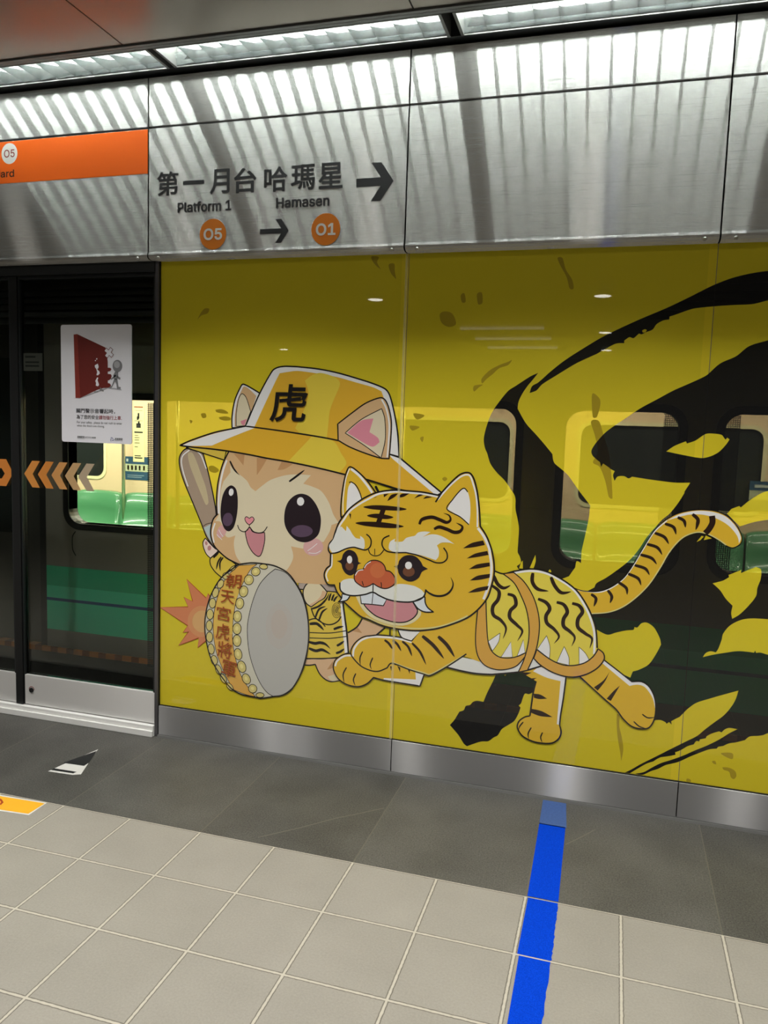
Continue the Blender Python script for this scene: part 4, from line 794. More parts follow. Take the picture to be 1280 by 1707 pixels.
    ('tiger_head', 'ink', 'o', 4.86, "1955,1725 1961,1765 1988,1794 2036,1806c 2055,1846 2095,1883 2143,1894 2191,1884 2226,1854 2242,1812c 2282,1805 2317,1769 2332,1724 2313,1690 2266,1659 2219,1653 2171,1667 2130,1688c 2095,1664 2048,1649 1999,1669 1967,1692"),
    ('tiger_head', 'noselight', 'f', 0, "2234,1811 2228,1782 2210,1758 2183,1743 2153,1740 2125,1751 2106,1772 2098,1800 2104,1829 2122,1854 2149,1869 2179,1871 2207,1861 2226,1839"),
    ('tiger_head', 'white', 's', 4.32, "1964,1746 1991,1789 2036,1801"),
    ('tiger_head', 'white', 's', 3.78, "2046,1818 2065,1851 2102,1878"),
    ('tiger_head', 'ink', 's', 4.05, "2029,1701 2036,1678 2044,1660"),
    ('tiger_head', 'ink', 's', 4.05, "2200,1706 2206,1683 2205,1659"),
]

ARROW = [([(-0.1657, -0.2404), (-0.1533, -0.2789), (-0.0699, -0.4875), (-0.099, -0.5047), (-0.2185, -0.512), (-0.2059, -0.4361)], 0, 0), ([(-0.1607, -0.2602), (-0.1118, -0.3805), (-0.1115, -0.4135), (-0.2158, -0.4199)], 0.0003, 1), ([(-0.2147, -0.4979), (-0.215, -0.4787), (-0.1015, -0.4743), (-0.1061, -0.4918)], 0.0003, 1)]
WARN = [([(-0.4199, -0.7621), (-0.2525, -0.7559), (-0.0296, -0.7465), (-0.0254, -0.8505), (-0.15, -0.8611), (-0.3134, -0.8699)], 0, 2), ([(-0.4117, -0.7704), (-0.245, -0.7641), (-0.0327, -0.7529), (-0.034, -0.8436), (-0.157, -0.8535), (-0.321, -0.8622)], 0.0003, 0), ([(-0.2359, -0.7772), (-0.2117, -0.7845), (-0.1869, -0.802), (-0.1811, -0.821), (-0.194, -0.8257), (-0.2012, -0.8179), (-0.1923, -0.812), (-0.1992, -0.8013), (-0.2108, -0.7949), (-0.221, -0.7933)], 0.0006, 1)]
SCR = [[(0.8641, -0.7012), (0.9821, -0.5838), (1.0848, -0.4678), (1.1606, -0.3991), (1.2371, -0.3237)], [(1.9512, -0.3609), (2.0043, -0.2868), (2.0549, -0.2066)]]

# ------------------------------------------------------------------ shared materials
INK = rgb(30, 26, 26)
dark = mat('dark_rubber', rgb(18, 19, 20), 0.5)
darkframe = mat('dark_frame_metal', rgb(34, 37, 38), 0.4)
graymetal = mat('grey_painted_metal', rgb(110, 110, 108), 0.45, 0.3)
silver = mat('satin_aluminium', rgb(190, 190, 186), 0.32, 0.9)
fascia_steel = steel('brushed_steel_fascia', (0.64, 0.635, 0.625, 1), 0.265, 0.90, 0.20, (0.80, 0.795, 0.78, 1))
kick_steel = steel('brushed_steel_base', (0.50, 0.50, 0.50, 1), 0.34, 0.80, 0.50, (0.34, 0.34, 0.34, 1))
door_steel = steel('brushed_steel_door', (0.86, 0.85, 0.83, 1), 0.36, 0.70, 0.60)
black_print = mat('black_lettering', rgb(32, 32, 34), 0.5)
orange_print = mat('orange_vinyl', rgb(244, 104, 20, 1.0), 0.4)
orange_disc = mat('orange_disc_vinyl', rgb(226, 126, 30), 0.4)
white_print = mat('white_vinyl', rgb(235, 232, 228), 0.5)

# ------------------------------------------------------------------ the station box
X0, X1, YB = -9.0, 11.0, -13.0
G = -TY0
struct(boxo('floor', (X0, X1, YB, -G, -0.12, 0.0), floor_mat()), 'pale beige square platform tiles with light grout', 'floor')
struct(boxo('trim_1', (X0, X1, -G, 0.02, -0.12, 0.0), granite_mat()), 'dark speckled granite strip along the platform screen', 'floor')
wallm = mat('station_wall', rgb(120, 116, 110), 0.7)
struct(boxo('wall_back', (X0, X1, YB-0.1, YB, 0.0, ROOM_TOP), wallm))
struct(boxo('wall_left', (X0-0.1, X0, YB, 0.0, 0.0, ROOM_TOP), wallm))
struct(boxo('wall_right', (X1, X1+0.1, YB, 0.0, 0.0, ROOM_TOP), wallm))
# metal ceiling in wide panels with open joints
ceilm = mat('ceiling_panel_metal', rgb(150, 140, 130), 0.30, 0.85)
bm = bmesh.new()
jx = [1.243+1.219*k for k in range(-9, 9)]
for a, b in zip(jx[:-1], jx[1:]): box(bm, a+0.003, b-0.003, YB, -0.315, ROOM_TOP, ROOM_TOP+0.02)
struct(mesh_obj('ceiling', bm, ceilm), 'grey brown metal ceiling panels with thin joints', 'ceiling')
struct(boxo('trim_2', (X0, X1, YB, 0.3, ROOM_TOP+0.14, ROOM_TOP+0.18), dark))
bm = bmesh.new()
box(bm, X0, X1, -0.309, -0.292, ROOM_TOP-0.006, ROOM_TOP+0.05); box(bm, X0, X1, -0.286, -0.268, ROOM_TOP-0.004, ROOM_TOP+0.05)
struct(mesh_obj('trim_3', bm, graymetal), 'twin metal rails along the ceiling edge beside the louvred lights', 'rail')
struct(boxo('trim_4', (X0, X1, -0.089, -0.045, ROOM_TOP-0.001, ROOM_TOP+0.10), darkframe), 'dark strip between the louvred lights and the steel fascia', 'trim')
# downlights: far rows show mirrored in the mural, the near row is an unseen addition
lensm = mat('lamp_lens', (1.0, 0.96, 0.88, 1), 0.4, emit=16.0)
whitem = mat('white_enamel', rgb(225, 225, 222), 0.4)
for i, (x, y) in enumerate(DOWNS):
    t = thing('downlight', 'round recessed ceiling downlight with a white ring', 'ceiling light', (x, y, ROOM_TOP), 'downlights in the platform ceiling')
    bm = bmesh.new(); cyl(bm, (x, y, ROOM_TOP-0.012), (x, y, ROOM_TOP), 0.105, 24); mesh_obj('ring', bm, whitem, t)
    bm = bmesh.new(); cyl(bm, (x, y, ROOM_TOP-0.016), (x, y, ROOM_TOP-0.0125), 0.085, 24); mesh_obj('lens', bm, lensm, t)
for i, y in enumerate((-8.25, -9.5, -10.8)):
    t = thing('strip_light', 'long thin fluorescent strip on the far ceiling', 'ceiling light', (0.35, y, ROOM_TOP), 'strip lights on the far ceiling')
    boxo('tube', (-0.25, 0.95, y-0.03, y+0.03, ROOM_TOP-0.03, ROOM_TOP), mat('far_tube', (1, 0.97, 0.9, 1), 0.4, emit=1.2), t)

# ------------------------------------------------------------------ louvred fluorescent lights over the fascia
tube_m = mat('fluorescent_tube', (0.93, 1.0, 0.94, 1), 0.4, emit=TUBE_E)
refl_m = mat('louvre_mirror', (0.80, 0.86, 0.86, 1), 0.08, 0.94)
reflector_m = mat('reflector_white', rgb(235, 238, 238), 0.4)
LZ = ROOM_TOP
FIX = [(-1.105, 0.092, 'louvred fluorescent light above the orange band at the left edge'),
       (0.142, 1.322, 'louvred fluorescent light above the platform direction sign'),
       (1.388, 2.568, 'louvred fluorescent light above the blank steel panel on the right'),
       (2.634, 3.814, 'louvred fluorescent light beyond the right edge of the blank panel')]
for a, b, lab in FIX:
    t = thing('louvre_light', lab, 'ceiling light', ((a+b)/2, -0.18, LZ), 'louvred lights over the fascia')
    bm = bmesh.new()
    ya, yb = -0.258, -0.096
    box(bm, a-0.012, b+0.012, ya-0.006, ya, LZ-0.004, LZ+0.11); box(bm, a-0.012, b+0.012, yb, yb+0.006, LZ-0.004, LZ+0.11)
    box(bm, a-0.012, a, ya, yb, LZ-0.004, LZ+0.11); box(bm, b, b+0.012, ya, yb, LZ-0.004, LZ+0.11)
    mesh_obj('frame', bm, graymetal, t)
    boxo('reflector', (a, b, ya, yb, LZ+0.100, LZ+0.108), reflector_m, t)
    bm = bmesh.new()
    cyl(bm, (a+0.015, -0.18, LZ+0.070), (b-0.015, -0.18, LZ+0.070), 0.013, 12)
    mesh_obj('fluorescent_tube', bm, tube_m, t)
    # louvre: slanted side cheeks and wedge shaped cross fins
    bm = bmesh.new()
    for s, y in ((1, ya), (-1, yb)):
        profile_x(bm, [(y, LZ+0.002), (y+s*0.003, LZ+0.002), (y+s*0.008, LZ+0.020), (y+s*0.020, LZ+0.048), (y, LZ+0.048)], a, b)
    n = 13; p = (b-a)/n
    for i in range(1, n):
        x = a+p*i
        for z0, z1, w in ((LZ+0.003, LZ+0.048, 0.0065),):
            v = [bm.verts.new(q) for q in ((x-w, ya, z1), (x+w, ya, z1), (x+w, yb, z1), (x-w, yb, z1), (x-0.001, ya, z0), (x+0.001, ya, z0), (x+0.001, yb, z0), (x-0.001, yb, z0))]
            for f in ((0, 1, 2, 3), (7, 6, 5, 4), (0, 4, 5, 1), (1, 5, 6, 2), (2, 6, 7, 3), (3, 7, 4, 0)): bm.faces.new([v[k] for k in f])
    mesh_obj('louvre', bm, refl_m, t)

# ------------------------------------------------------------------ steel fascia over the screen
FX = [-1.222, -0.0285, 1.167, 2.3605, 3.555]
FY = -0.05
low_lab = ['steel fascia panel with the orange station band at the left edge',
           'steel fascia panel lettered with the platform direction sign',
           'blank brushed steel fascia panel right of the platform sign',
           'brushed steel fascia panel cut by the right edge of the photo']
up_lab = ['narrow steel strip above the orange station band', 'narrow steel strip above the platform direction sign',
          'narrow steel strip above the blank steel panel', 'narrow steel strip at the top right corner']
g = 0.003
prof_low = [(FY, 2.802), (FY, 2.2695), (FY-0.005, 2.266), (FY-0.007, 2.259), (FY-0.005, 2.250), (FY+0.004, 2.242), (FY+0.02, 2.239), (0.015, 2.239), (0.015, 2.802)]
FAS = []
for i in range(4):
    a, b = FX[i]+g, FX[i+1]-g
    bm = bmesh.new(); box(bm, a, b, FY, 0.015, 2.812, ROOM_TOP-0.014)
    o = mesh_obj('upper_fascia_panel', bm, fascia_steel); tag(o, up_lab[i], 'metal panel', 'upper steel fascia strips')
    t = thing('fascia_panel', low_lab[i], 'metal panel', ((a+b)/2, FY, 2.24), 'steel fascia panels')
    bm = bmesh.new(); profile_x(bm, prof_low, a, b); mesh_obj('panel', bm, fascia_steel, t)
    for x in (a+0.05, b-0.05):
        bm = bmesh.new(); cyl(bm, (x, FY+0.0005, 2.2475), (x, FY-0.0022, 2.2440), 0.0075, 12); cyl(bm, (x, FY-0.0022, 2.2440), (x, FY-0.0032, 2.2427), 0.0075, 12, r2=0.005)
        bm.verts.ensure_lookup_table(); mesh_obj('screw', bm, silver, t)
    FAS.append(t)
struct(boxo('trim_5', (FX[0], FX[-1], 0.016, 0.06, 2.24, ROOM_TOP+0.02), dark))
# orange station band (left panel)
t = FAS[0]; YF = FY-0.0008
boxo('orange_band', (FX[0]+g, FX[1]-g, FY-0.0006, FY-0.0001, 2.612, 2.8005), orange_print, t)
bm = bmesh.new(); disc(bm, -0.777, 2.746, 0.0455, 0.0475, YF); mesh_obj('roundel', bm, white_print, t)
bm = bmesh.new(); text_bm(bm, 'O5', -0.777, 2.746, YF-0.0004, sans=True, height=0.036, width=0.060, bold=0.008); mesh_obj('lettering', bm, mat('dull_red_print', rgb(150, 70, 70), 0.5), t)
bm = bmesh.new(); text_bm(bm, 'ward', -0.752, 2.6555, YF, sans=True, height=0.0335, align='R', bold=0.014, width=0.120); mesh_obj('lettering', bm, mat('dark_brown_print', rgb(60, 24, 12), 0.5), t)
# direction sign (second panel)
t = FAS[1]
bm = bmesh.new()
for ch, x, z in (('第', 0.0700, 2.563), ('一', 0.198, 2.561), ('月', 0.325, 2.558), ('台', 0.448, 2.556), ('哈', 0.590, 2.553), ('瑪', 0.714, 2.553), ('星', 0.838, 2.553)):
    if ch == '一': text_bm(bm, ch, x, z, YF, width=0.104, height=0.017, bold=0.008)
    else: text_bm(bm, ch, x, z, YF, height=0.104, width=0.108 if ch != '月' else 0.096, bold=0.018)
mesh_obj('lettering', bm, black_print, t)
bm = bmesh.new(); text_bm(bm, 'Platform 1', 0.2515, 2.457, YF, sans=True, height=0.0455, width=0.262, bold=0.018); mesh_obj('lettering', bm, black_print, t)
bm = bmesh.new(); text_bm(bm, 'Hamasen', 0.715, 2.453, YF, sans=True, height=0.0435, width=0.240, bold=0.018); mesh_obj('lettering', bm, black_print, t)
def arrow(bm, x0, x1, zc, h, s, y):
    k = s/2; c = x1-0.63*h+0.70*(h/2-k)
    poly(bm, [(x0, zc+k), (c, zc+k), (x1-0.63*h, zc+h/2), (x1-0.35*h, zc+h/2), (x1, zc),
              (x1-0.35*h, zc-h/2), (x1-0.63*h, zc-h/2), (c, zc-k), (x0, zc-k)], y)
bm = bmesh.new(); arrow(bm, 0.952, 1.111, 2.517, 0.152, 0.034, YF); mesh_obj('arrow', bm, black_print, t)
bm = bmesh.new(); arrow(bm, 0.520, 0.654, 2.339, 0.098, 0.021, YF); mesh_obj('arrow', bm, black_print, t)
for s, x, w_ in (('O5', 0.295, 0.090), ('O1', 0.822, 0.088)):
    bm = bmesh.new(); disc(bm, x, 2.3375, 0.0645, 0.0655, YF); d_ = mesh_obj('roundel', bm, orange_disc, t)
    bm = bmesh.new(); text_bm(bm, s, x, 2.3375, YF-0.0004, sans=True, height=0.050, width=w_, bold=0.022); mesh_obj('lettering', bm, white_print, d_)

# ------------------------------------------------------------------ brushed steel base under the mural
BX = [0.004, 1.1745, 2.3612, 3.555]
for nm, a, b, lab in zip(('left', 'middle', 'right'), BX[:-1], BX[1:], ('brushed steel base plate under the drum and the cat', 'brushed steel base plate where the blue floor tape ends', 'brushed steel base plate in the lower right corner of the mural')):
    bm = bmesh.new(); box(bm, a+0.002, b-0.002, -0.012, 0.012, 0.012, 0.1535)
    struct(mesh_obj('baseboard_'+nm, bm, kick_steel), lab, 'base plate')
bm = bmesh.new(); profile_x(bm, [(-0.022, 0.0), (-0.018, 0.009), (-0.006, 0.012), (0.02, 0.012), (0.02, 0.0)], 0.002, 3.56)
struct(mesh_obj('trim_6', bm, graymetal), 'thin grey sealing strip where the base plates meet the granite', 'trim')
struct(boxo('trim_7', (0.002, 3.556, 0.0125, 0.03, 0.0, 0.158), dark))
struct(boxo('trim_8', (0.002, 3.556, -0.006, 0.012, 0.1538, 0.1575), dark), 'black line between the mural and the base plates', 'trim')

# ------------------------------------------------------------------ the mural
K = 1.74
PAL = {'ink': INK, 'white': rgb(198, 198, 206, K), 'capgold': rgb(186, 146, 42, K), 'capgold2': rgb(184, 142, 66, K), 'caplight': rgb(188, 168, 58, K), 'capdark': rgb(178, 156, 62, K),
 'tan': rgb(176, 146, 108, K), 'cream': rgb(184, 175, 150, K), 'darktan': rgb(160, 122, 84, K), 'pinkear': rgb(182, 116, 130, K), 'blush': rgb(178, 140, 138, K), 'pink': rgb(168, 114, 120, K), 'nosepink': rgb(188, 122, 130, K),
 'eye': rgb(42, 32, 38), 'purple': rgb(74, 58, 76, K), 'bat': rgb(140, 124, 108, K), 'batlight': rgb(164, 152, 122, K), 'paleblue': rgb(150, 165, 165, K), 'paleblue2': rgb(180, 186, 192, K), 'paw': rgb(196, 178, 168, K), 'pad': rgb(160, 116, 112, K),
 'shirt': rgb(182, 160, 60, K), 'shirtdark': rgb(120, 105, 45, K), 'collar': rgb(146, 134, 126, K), 'tancat': rgb(180, 150, 118, K), 'palecream': rgb(184, 174, 146, K),
 'burst': rgb(172, 106, 72, K), 'burst2': rgb(174, 120, 80, K), 'burst3': rgb(176, 138, 90, K), 'burstline': rgb(140, 56, 26, K),
 'drumrim': rgb(172, 170, 156, K), 'bandlight': rgb(186, 156, 70, K), 'drumhead': rgb(152, 152, 148, K), 'drumhead2': rgb(153, 150, 145, K), 'drumhead3': rgb(154, 147, 140, K), 'stud': rgb(176, 164, 102, K), 'studhi': rgb(192, 182, 120, K), 'drumred': rgb(126, 56, 22, K),
 'tgold': rgb(184, 150, 40, K), 'tpale': rgb(178, 170, 116, K), 'palewhite': rgb(188, 190, 186, K), 'stripe': rgb(46, 28, 20), 'vest': rgb(188, 174, 66, K), 'border': rgb(178, 136, 58, K), 'brown': rgb(92, 58, 40, K), 'mouthlip': rgb(186, 178, 140, K), 'nosered': rgb(162, 80, 50, K), 'noselight': rgb(168, 92, 56, K), 'speck': rgb(140, 122, 26, K)}
ARTM = {k: mat('print_'+k, v, 0.45, coat=1.0, spec=0.2) for k, v in PAL.items()}
yellow_film = film('yellow_film', rgb(188, 172, 34, K), 0.13, (1.0, 0.90, 0.25, 1))
black_film = film('black_film', rgb(22, 22, 23), 0.17, (0.9, 0.85, 0.8, 1))
joint_glow_yellow = film('yellow_film_joint_glow', (0.92, 0.735, 0.03, 1), 0.08, (1.0, 0.90, 0.25, 1))  # brighter yellow: the glow through the glass joint is put into the colour
joint_grey = mat('grey_joint_sealant', rgb(96, 96, 98), 0.5)
HB, HT, XE = 0.1578, 2.2385, 3.553
MU = thing('mural', 'yellow mural of a capped cat, drum and cloth tiger with black brush strokes', 'mural', (0.006, 0, HB))
def clampz(l): return [(min(max(x, 0.008), XE-0.002), min(max(z, HB+0.001), HT-0.001)) for x, z in l]
blk = [clampz(spline(parse(s), True)) for s in BLACKS]
isl = [(i, clampz(spline(parse(s), True))) for i, s in ISLANDS]
rect = [(0.006, HB), (XE, HB), (XE, HT), (0.006, HT)]
def film_bm():
    bm = bmesh.new()
    slab(bm, [rect]+blk, 0.0, None, 0)
    for i, l in isl: poly(bm, l, 0.0, 0)
    return bm
# three film sheets, cut at the glass joints
def cut(bm, x, keep_left):
    bmesh.ops.bisect_plane(bm, geom=bm.verts[:]+bm.edges[:]+bm.faces[:], plane_co=(x, 0, 0), plane_no=(1, 0, 0), clear_outer=keep_left, clear_inner=not keep_left)
JW = 0.030
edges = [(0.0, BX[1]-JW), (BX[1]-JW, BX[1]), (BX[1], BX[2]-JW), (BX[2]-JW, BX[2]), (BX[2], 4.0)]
names = ['yellow_film_sheet', 'joint_glow', 'yellow_film_sheet', 'joint_glow', 'yellow_film_sheet']
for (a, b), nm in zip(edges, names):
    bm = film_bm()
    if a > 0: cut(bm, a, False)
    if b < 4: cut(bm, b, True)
    mesh_obj(nm, bm, joint_glow_yellow if nm == 'joint_glow' else yellow_film, MU)
bm = bmesh.new()
for i, l in enumerate(blk): slab(bm, [l]+[q for j, q in isl if j == i], -0.0003, None, 0)
mesh_obj('black_brush_strokes', bm, black_film, MU)
for s in SPECKS:
    bm = bmesh.new(); poly(bm, clampz(spline(parse(s), True)), -0.0002); mesh_obj('ink_speck', bm, ARTM['speck'], MU)
for i in (1, 2):
    boxo('joint_line', (BX[i]-0.0012, BX[i]+0.0012, -0.00005, 0.003, HB, HT), joint_grey, MU)
# figures: layer upon layer of print, each a hair in front of the last
PARENT = {'bat': 'cat_figure', 'face': 'cat_figure', 'cap': 'cat_figure', 'burst': 'drum_figure', 'raised_arm': 'cat_figure', 'ear': 'cat_figure', 'tail': 'tiger_figure', 'paw': 'tiger_figure', 'vest': 'tiger_figure', 'tiger_head': 'tiger_figure'}
RENAME = {'burst': 'impact_burst', 'paw': 'front_paws', 'vest': 'striped_vest'}
FIGS = {}
for k, (part, colr, mode, w, s) in enumerate(ART):
    if part not in FIGS: FIGS[part] = (bmesh.new(), [])
    bm, ml = FIGS[part]
    if colr not in ml: ml.append(colr)
    mi = ml.index(colr); y = -0.0004 - 0.00002*k
    pts = parse(s)
    if mode == 'f': poly(bm, spline(pts, True), y, mi)
    elif mode == 'o': ribbon(bm, spline(pts, True), w/1000, y, mi, closed=True)
    elif mode == 's': ribbon(bm, spline(pts, False), w/1000, y, mi)
    else: ribbon(bm, spline(pts, False), w/1000, y, mi, taper=True)
FO = {}
for part in ('cat_figure', 'drum_figure', 'tiger_figure'):
    bm, ml = FIGS[part]; FO[part] = mesh_obj(part, bm, [ARTM[c] for c in ml], MU)
for part, (bm, ml) in FIGS.items():
    if part in PARENT:
        o = mesh_obj(RENAME.get(part, part), bm, [ARTM[c] for c in ml], None); o.parent = FO[PARENT[part]]
        o.matrix_parent_inverse = Matrix.Identity(4)
YT = -0.0004-0.00002*len(ART)-0.0002
seam_backlight = film('joint_backlight_strip', rgb(255, 248, 205), 0.70, (1, 1, 1, 1))  # pale overlay painting the backlight of the gap across the figures
bm = bmesh.new(); poly(bm, [(BX[1]-0.013, HB), (BX[1]-0.002, HB), (BX[1]-0.002, HT), (BX[1]-0.013, HT)], YT-0.0004); mesh_obj('joint_backlight_strip', bm, seam_backlight, MU)
def sub(name, bm, m, parent):
    o = mesh_obj(name, bm, m, None); o.parent = parent; o.matrix_parent_inverse = Matrix.Identity(4); return o
bm = bmesh.new(); text_bm(bm, '虎', 0.652, 1.6135, YT, height=0.166, width=0.170, bold=0.016, shear=0.10); sub('lettering', bm, ARTM['ink'], FO['cat_figure'])
bm = bmesh.new()
for ch, x, z, w_, h_, ro in (('朝', 0.394, 0.796, 0.078, 0.066, 0.06), ('天', 0.3635, 0.7190, 0.070, 0.062, -0.05), ('宮', 0.3445, 0.6385, 0.072, 0.066, -0.08), ('虎', 0.341, 0.5535, 0.070, 0.074, -0.10), ('將', 0.353, 0.4665, 0.076, 0.078, -0.12), ('軍', 0.376, 0.3785, 0.076, 0.076, -0.18)):
    text_bm(bm, ch, x, z, YT, height=h_, width=w_, rot=ro, shear=0.15 if ch == '朝' else -0.05, bold=0.004)
sub('lettering', bm, ARTM['drumred'], FO['drum_figure'])

# ------------------------------------------------------------------ platform doors at the left
clear = glass('door_glass', (0.94, 0.97, 0.95, 1))
struct(boxo('trim_9', (-0.016, 0.002, -0.014, 0.06, 0.0, 2.238), mat('post_metal', rgb(120, 118, 122), 0.35, 0.8)), 'slim metal post between the glass door and the mural', 'door post')
struct(boxo('trim_10', (0.0022, 0.0058, -0.006, 0.02, 0.0, 2.238), dark))
struct(boxo('trim_11', (-2.6, -0.0165, -0.02, 0.07, 2.192, 2.238), darkframe), 'dark metal rail over the glass doors', 'door rail')
bm = bmesh.new()
box(bm, -2.6, -0.0165, -0.035, 0.06, 0.0, 0.030); box(bm, -2.6, -0.0165, -0.026, 0.06, 0.0305, 0.053)
struct(mesh_obj('trim_12', bm, mat('door_sill_metal', rgb(250, 250, 246), 0.4), bevel=0.002), 'bright metal door sill with a groove', 'door sill')
def door(name, x0, x1, lab):
    t = thing(name, lab, 'door', ((x0+x1)/2, 0.01, 0.055), kind='structure')
    boxo('kick_panel', (x0+0.006, x1-0.004, -0.006, 0.030, 0.058, 0.212), door_steel, t, 0.001)
    boxo('glass_pane', (x0+0.006, x1-0.004, 0.008, 0.018, 0.214, 2.186), clear, t)
    bm = bmesh.new(); box(bm, x0+0.006, x1-0.004, -0.002, 0.028, 2.176, 2.190); box(bm, x1-0.012, x1-0.003, -0.004, 0.028, 0.058, 2.19); box(bm, x0-0.001, x0+0.006, -0.004, 0.028, 0.056, 2.19)
    mesh_obj('frame', bm, darkframe, t)
    return t
D1 = door('door_1', -0.782, -0.0175, 'right glass platform door leaf with the white warning poster')
D2 = door('door_2', -1.55, -0.828, 'left glass platform door leaf cut by the left edge of the photo')
boxo('rubber_edge', (-0.8265, -0.7845, -0.012, 0.030, 0.056, 2.19), dark, D2)
bm = bmesh.new(); cyl(bm, (-0.735, -0.012, 0.135), (-0.735, -0.006, 0.135), 0.012, 16); k_ = mesh_obj('lock', bm, dark, D1)
bm = bmesh.new()
pts = [(-0.735+0.016*math.cos(a), 0.1365+0.016*math.sin(a)) for a in [math.pi*i/10 for i in range(11)]]
ribbon(bm, pts, 0.003, -0.0068, 0); mesh_obj('lock_ring', bm, mat('lock_red', rgb(150, 60, 60), 0.5), D1)
# fading chevrons on the glass
shade = [(226, 150, 70), (222, 142, 62), (218, 158, 92), (208, 170, 120), (196, 176, 148)]
ax = [-0.771, -0.690, -0.610, -0.531, -0.455]
for x, c in zip(ax, shade):
    bm = bmesh.new(); poly(bm, [(x+0.048, 1.302), (x+0.094, 1.302), (x+0.050, 1.237), (x+0.092, 1.170), (x+0.048, 1.170), (x, 1.236)], 0.006)
    mesh_obj('chevron', bm, mat('chevron_%d_%d_%d' % c, rgb(*c, 0.85), 0.5), D1)
bm = bmesh.new(); slab(bm, [[(-0.955, 1.303), (-0.879, 1.303), (-0.838, 1.236), (-0.882, 1.168), (-0.955, 1.168), (-0.999, 1.236)], [(-0.929, 1.257), (-0.908, 1.257), (-0.889, 1.231), (-0.908, 1.205), (-0.929, 1.205), (-0.949, 1.231)]], 0.006, None)
mesh_obj('hexagon_mark', bm, mat('chevron_orange', rgb(226, 140, 60, 0.85), 0.5), D2)
frit = dots('dot_screen', rgb(14, 15, 15), 0.0088, 0.60)
boxo('dot_screen', (-0.078, -0.030, 0.0185, 0.0190, 0.33, 1.60), frit, D1)
# small notice behind the glass
bm = bmesh.new(); box(bm, -0.776, -0.665, 0.0188, 0.0194, 1.742, 1.828)
n_ = mesh_obj('notice', bm, mat('notice_grey', rgb(96, 94, 88), 0.5)); tag(n_, 'small grey notice at the upper left of the right door glass', 'notice')
bm = bmesh.new()
for z, w in ((1.806, 0.060), (1.780, 0.080), (1.762, 0.080)): poly(bm, [(-0.765, z), (-0.765+w, z), (-0.765+w, z+0.008), (-0.765, z+0.008)], 0.01875)
o = mesh_obj('print', bm, mat('notice_print_dark', rgb(40, 40, 40), 0.5)); o.parent = n_
# poster
PX0, PX1, PZ0, PZ1 = -0.5435, -0.1515, 1.4035, 1.9605
PO = thing('poster', 'white safety poster of a grey figure running through a dark red wall', 'poster', ((PX0+PX1)/2, 0.005, PZ0))
bm = bmesh.new(); slab(bm, [round_rect(PX0, PX1, PZ0, PZ1, 0.012)], 0.002, 0.0065); mesh_obj('sheet', bm, mat('poster_white', rgb(240, 240, 248), 0.45), PO)
def q(x, y):
    u = (x-75)/920.0; v = (y-95)/1515.0
    return (PX0+u*(PX1-PX0)*0.985+0.004*0, PZ1-v*(PZ1-PZ0)+0.000)
def pp(s): return [q(*map(float, a.split(','))) for a in s.split()]
YP = 0.0016
dred, dred2, pgrey, pgrey2, pshade = (mat('poster_dark_red', rgb(112, 36, 30), 0.5), mat('poster_red_edge', rgb(142, 52, 42), 0.5), mat('poster_grey', rgb(130, 130, 134), 0.5), mat('poster_pale_grey', rgb(176, 176, 182), 0.5), mat('poster_shadow_grey', rgb(172, 172, 180), 0.5))
pw = MATS['poster_white']
bm = bmesh.new()
poly(bm, pp('240,1040 330,1042 640,930 700,905 880,925 870,905 690,890 330,1025'), YP, 4)
poly(bm, pp('300,216 670,385 700,560 700,895 640,900 560,925 330,1035'), YP-0.0001, 0)
poly(bm, pp('250,220 300,214 330,1035 268,1035'), YP-0.0002, 1)
poly(bm, pp('700,640 735,642 748,660 735,680 700,690'), YP-0.0002, 0); poly(bm, pp('700,720 740,722 752,745 740,780 715,800 700,800'), YP-0.0002, 0); poly(bm, pp('700,835 725,840 740,860 740,890 700,895'), YP-0.0002, 0)
for s in ('530,610 570,590 580,625 575,650 560,660 590,690 595,715 570,740 550,735 560,700 550,660 530,635','560,765 575,770 565,800 575,830 585,860 570,880 540,870 545,840 535,810','548,522 562,520 565,535 550,540','532,545 545,545 545,558 533,558'): poly(bm, pp(s), YP-0.0003, 2)
mesh_obj('red_wall_picture', bm, [dred, dred2, pw, pgrey, pshade], PO)
bm = bmesh.new()
c_ = q(826, 618); disc(bm, c_[0], c_[1], 0.0265, 0.0285, YP-0.0004, 0)
c_ = q(820, 600); disc(bm, c_[0], c_[1], 0.016, 0.016, YP-0.0005, 1)
for s in ('795,690 835,690 835,740 825,790 785,790 770,740','800,720 770,755 735,780 745,795 785,770 810,745','825,735 850,760 865,765 862,790 840,785 820,765','785,780 825,785 835,840 840,880 870,885 865,905 820,912 812,850 795,815 775,850 760,880 740,905 715,900 725,880 750,870'): poly(bm, pp(s), YP-0.0004, 0)
poly(bm, pp('600,890 650,935 640,945 590,935'), YP-0.0004, 0); poly(bm, pp('520,945 575,940 570,955 515,958'), YP-0.0004, 0)
mesh_obj('grey_figure', bm, [pgrey, pgrey2], PO)
def crossmark(bm, cx, cz, r, w, y):
    pts = []
    for k in range(4):
        a = math.pi/4+k*math.pi/2+0.12; dx, dz = math.cos(a), math.sin(a); nx, nz = -dz, dx
        pts += [(cx+dx*r-nx*w, cz+dz*r-nz*w), (cx+dx*r+nx*w, cz+dz*r+nz*w), (cx+(dx+nx)*w, cz+(dz+nz)*w)]
    poly(bm, pts, y)
c_ = q(716, 450); bm = bmesh.new(); crossmark(bm, c_[0], c_[1], 0.026, 0.0098, YP-0.0006); o = mesh_obj('cross_mark', bm, dred, PO)
bm = bmesh.new(); crossmark(bm, c_[0], c_[1], 0.0236, 0.0074, YP-0.0007); mesh_obj('cross_mark', bm, pw, PO)
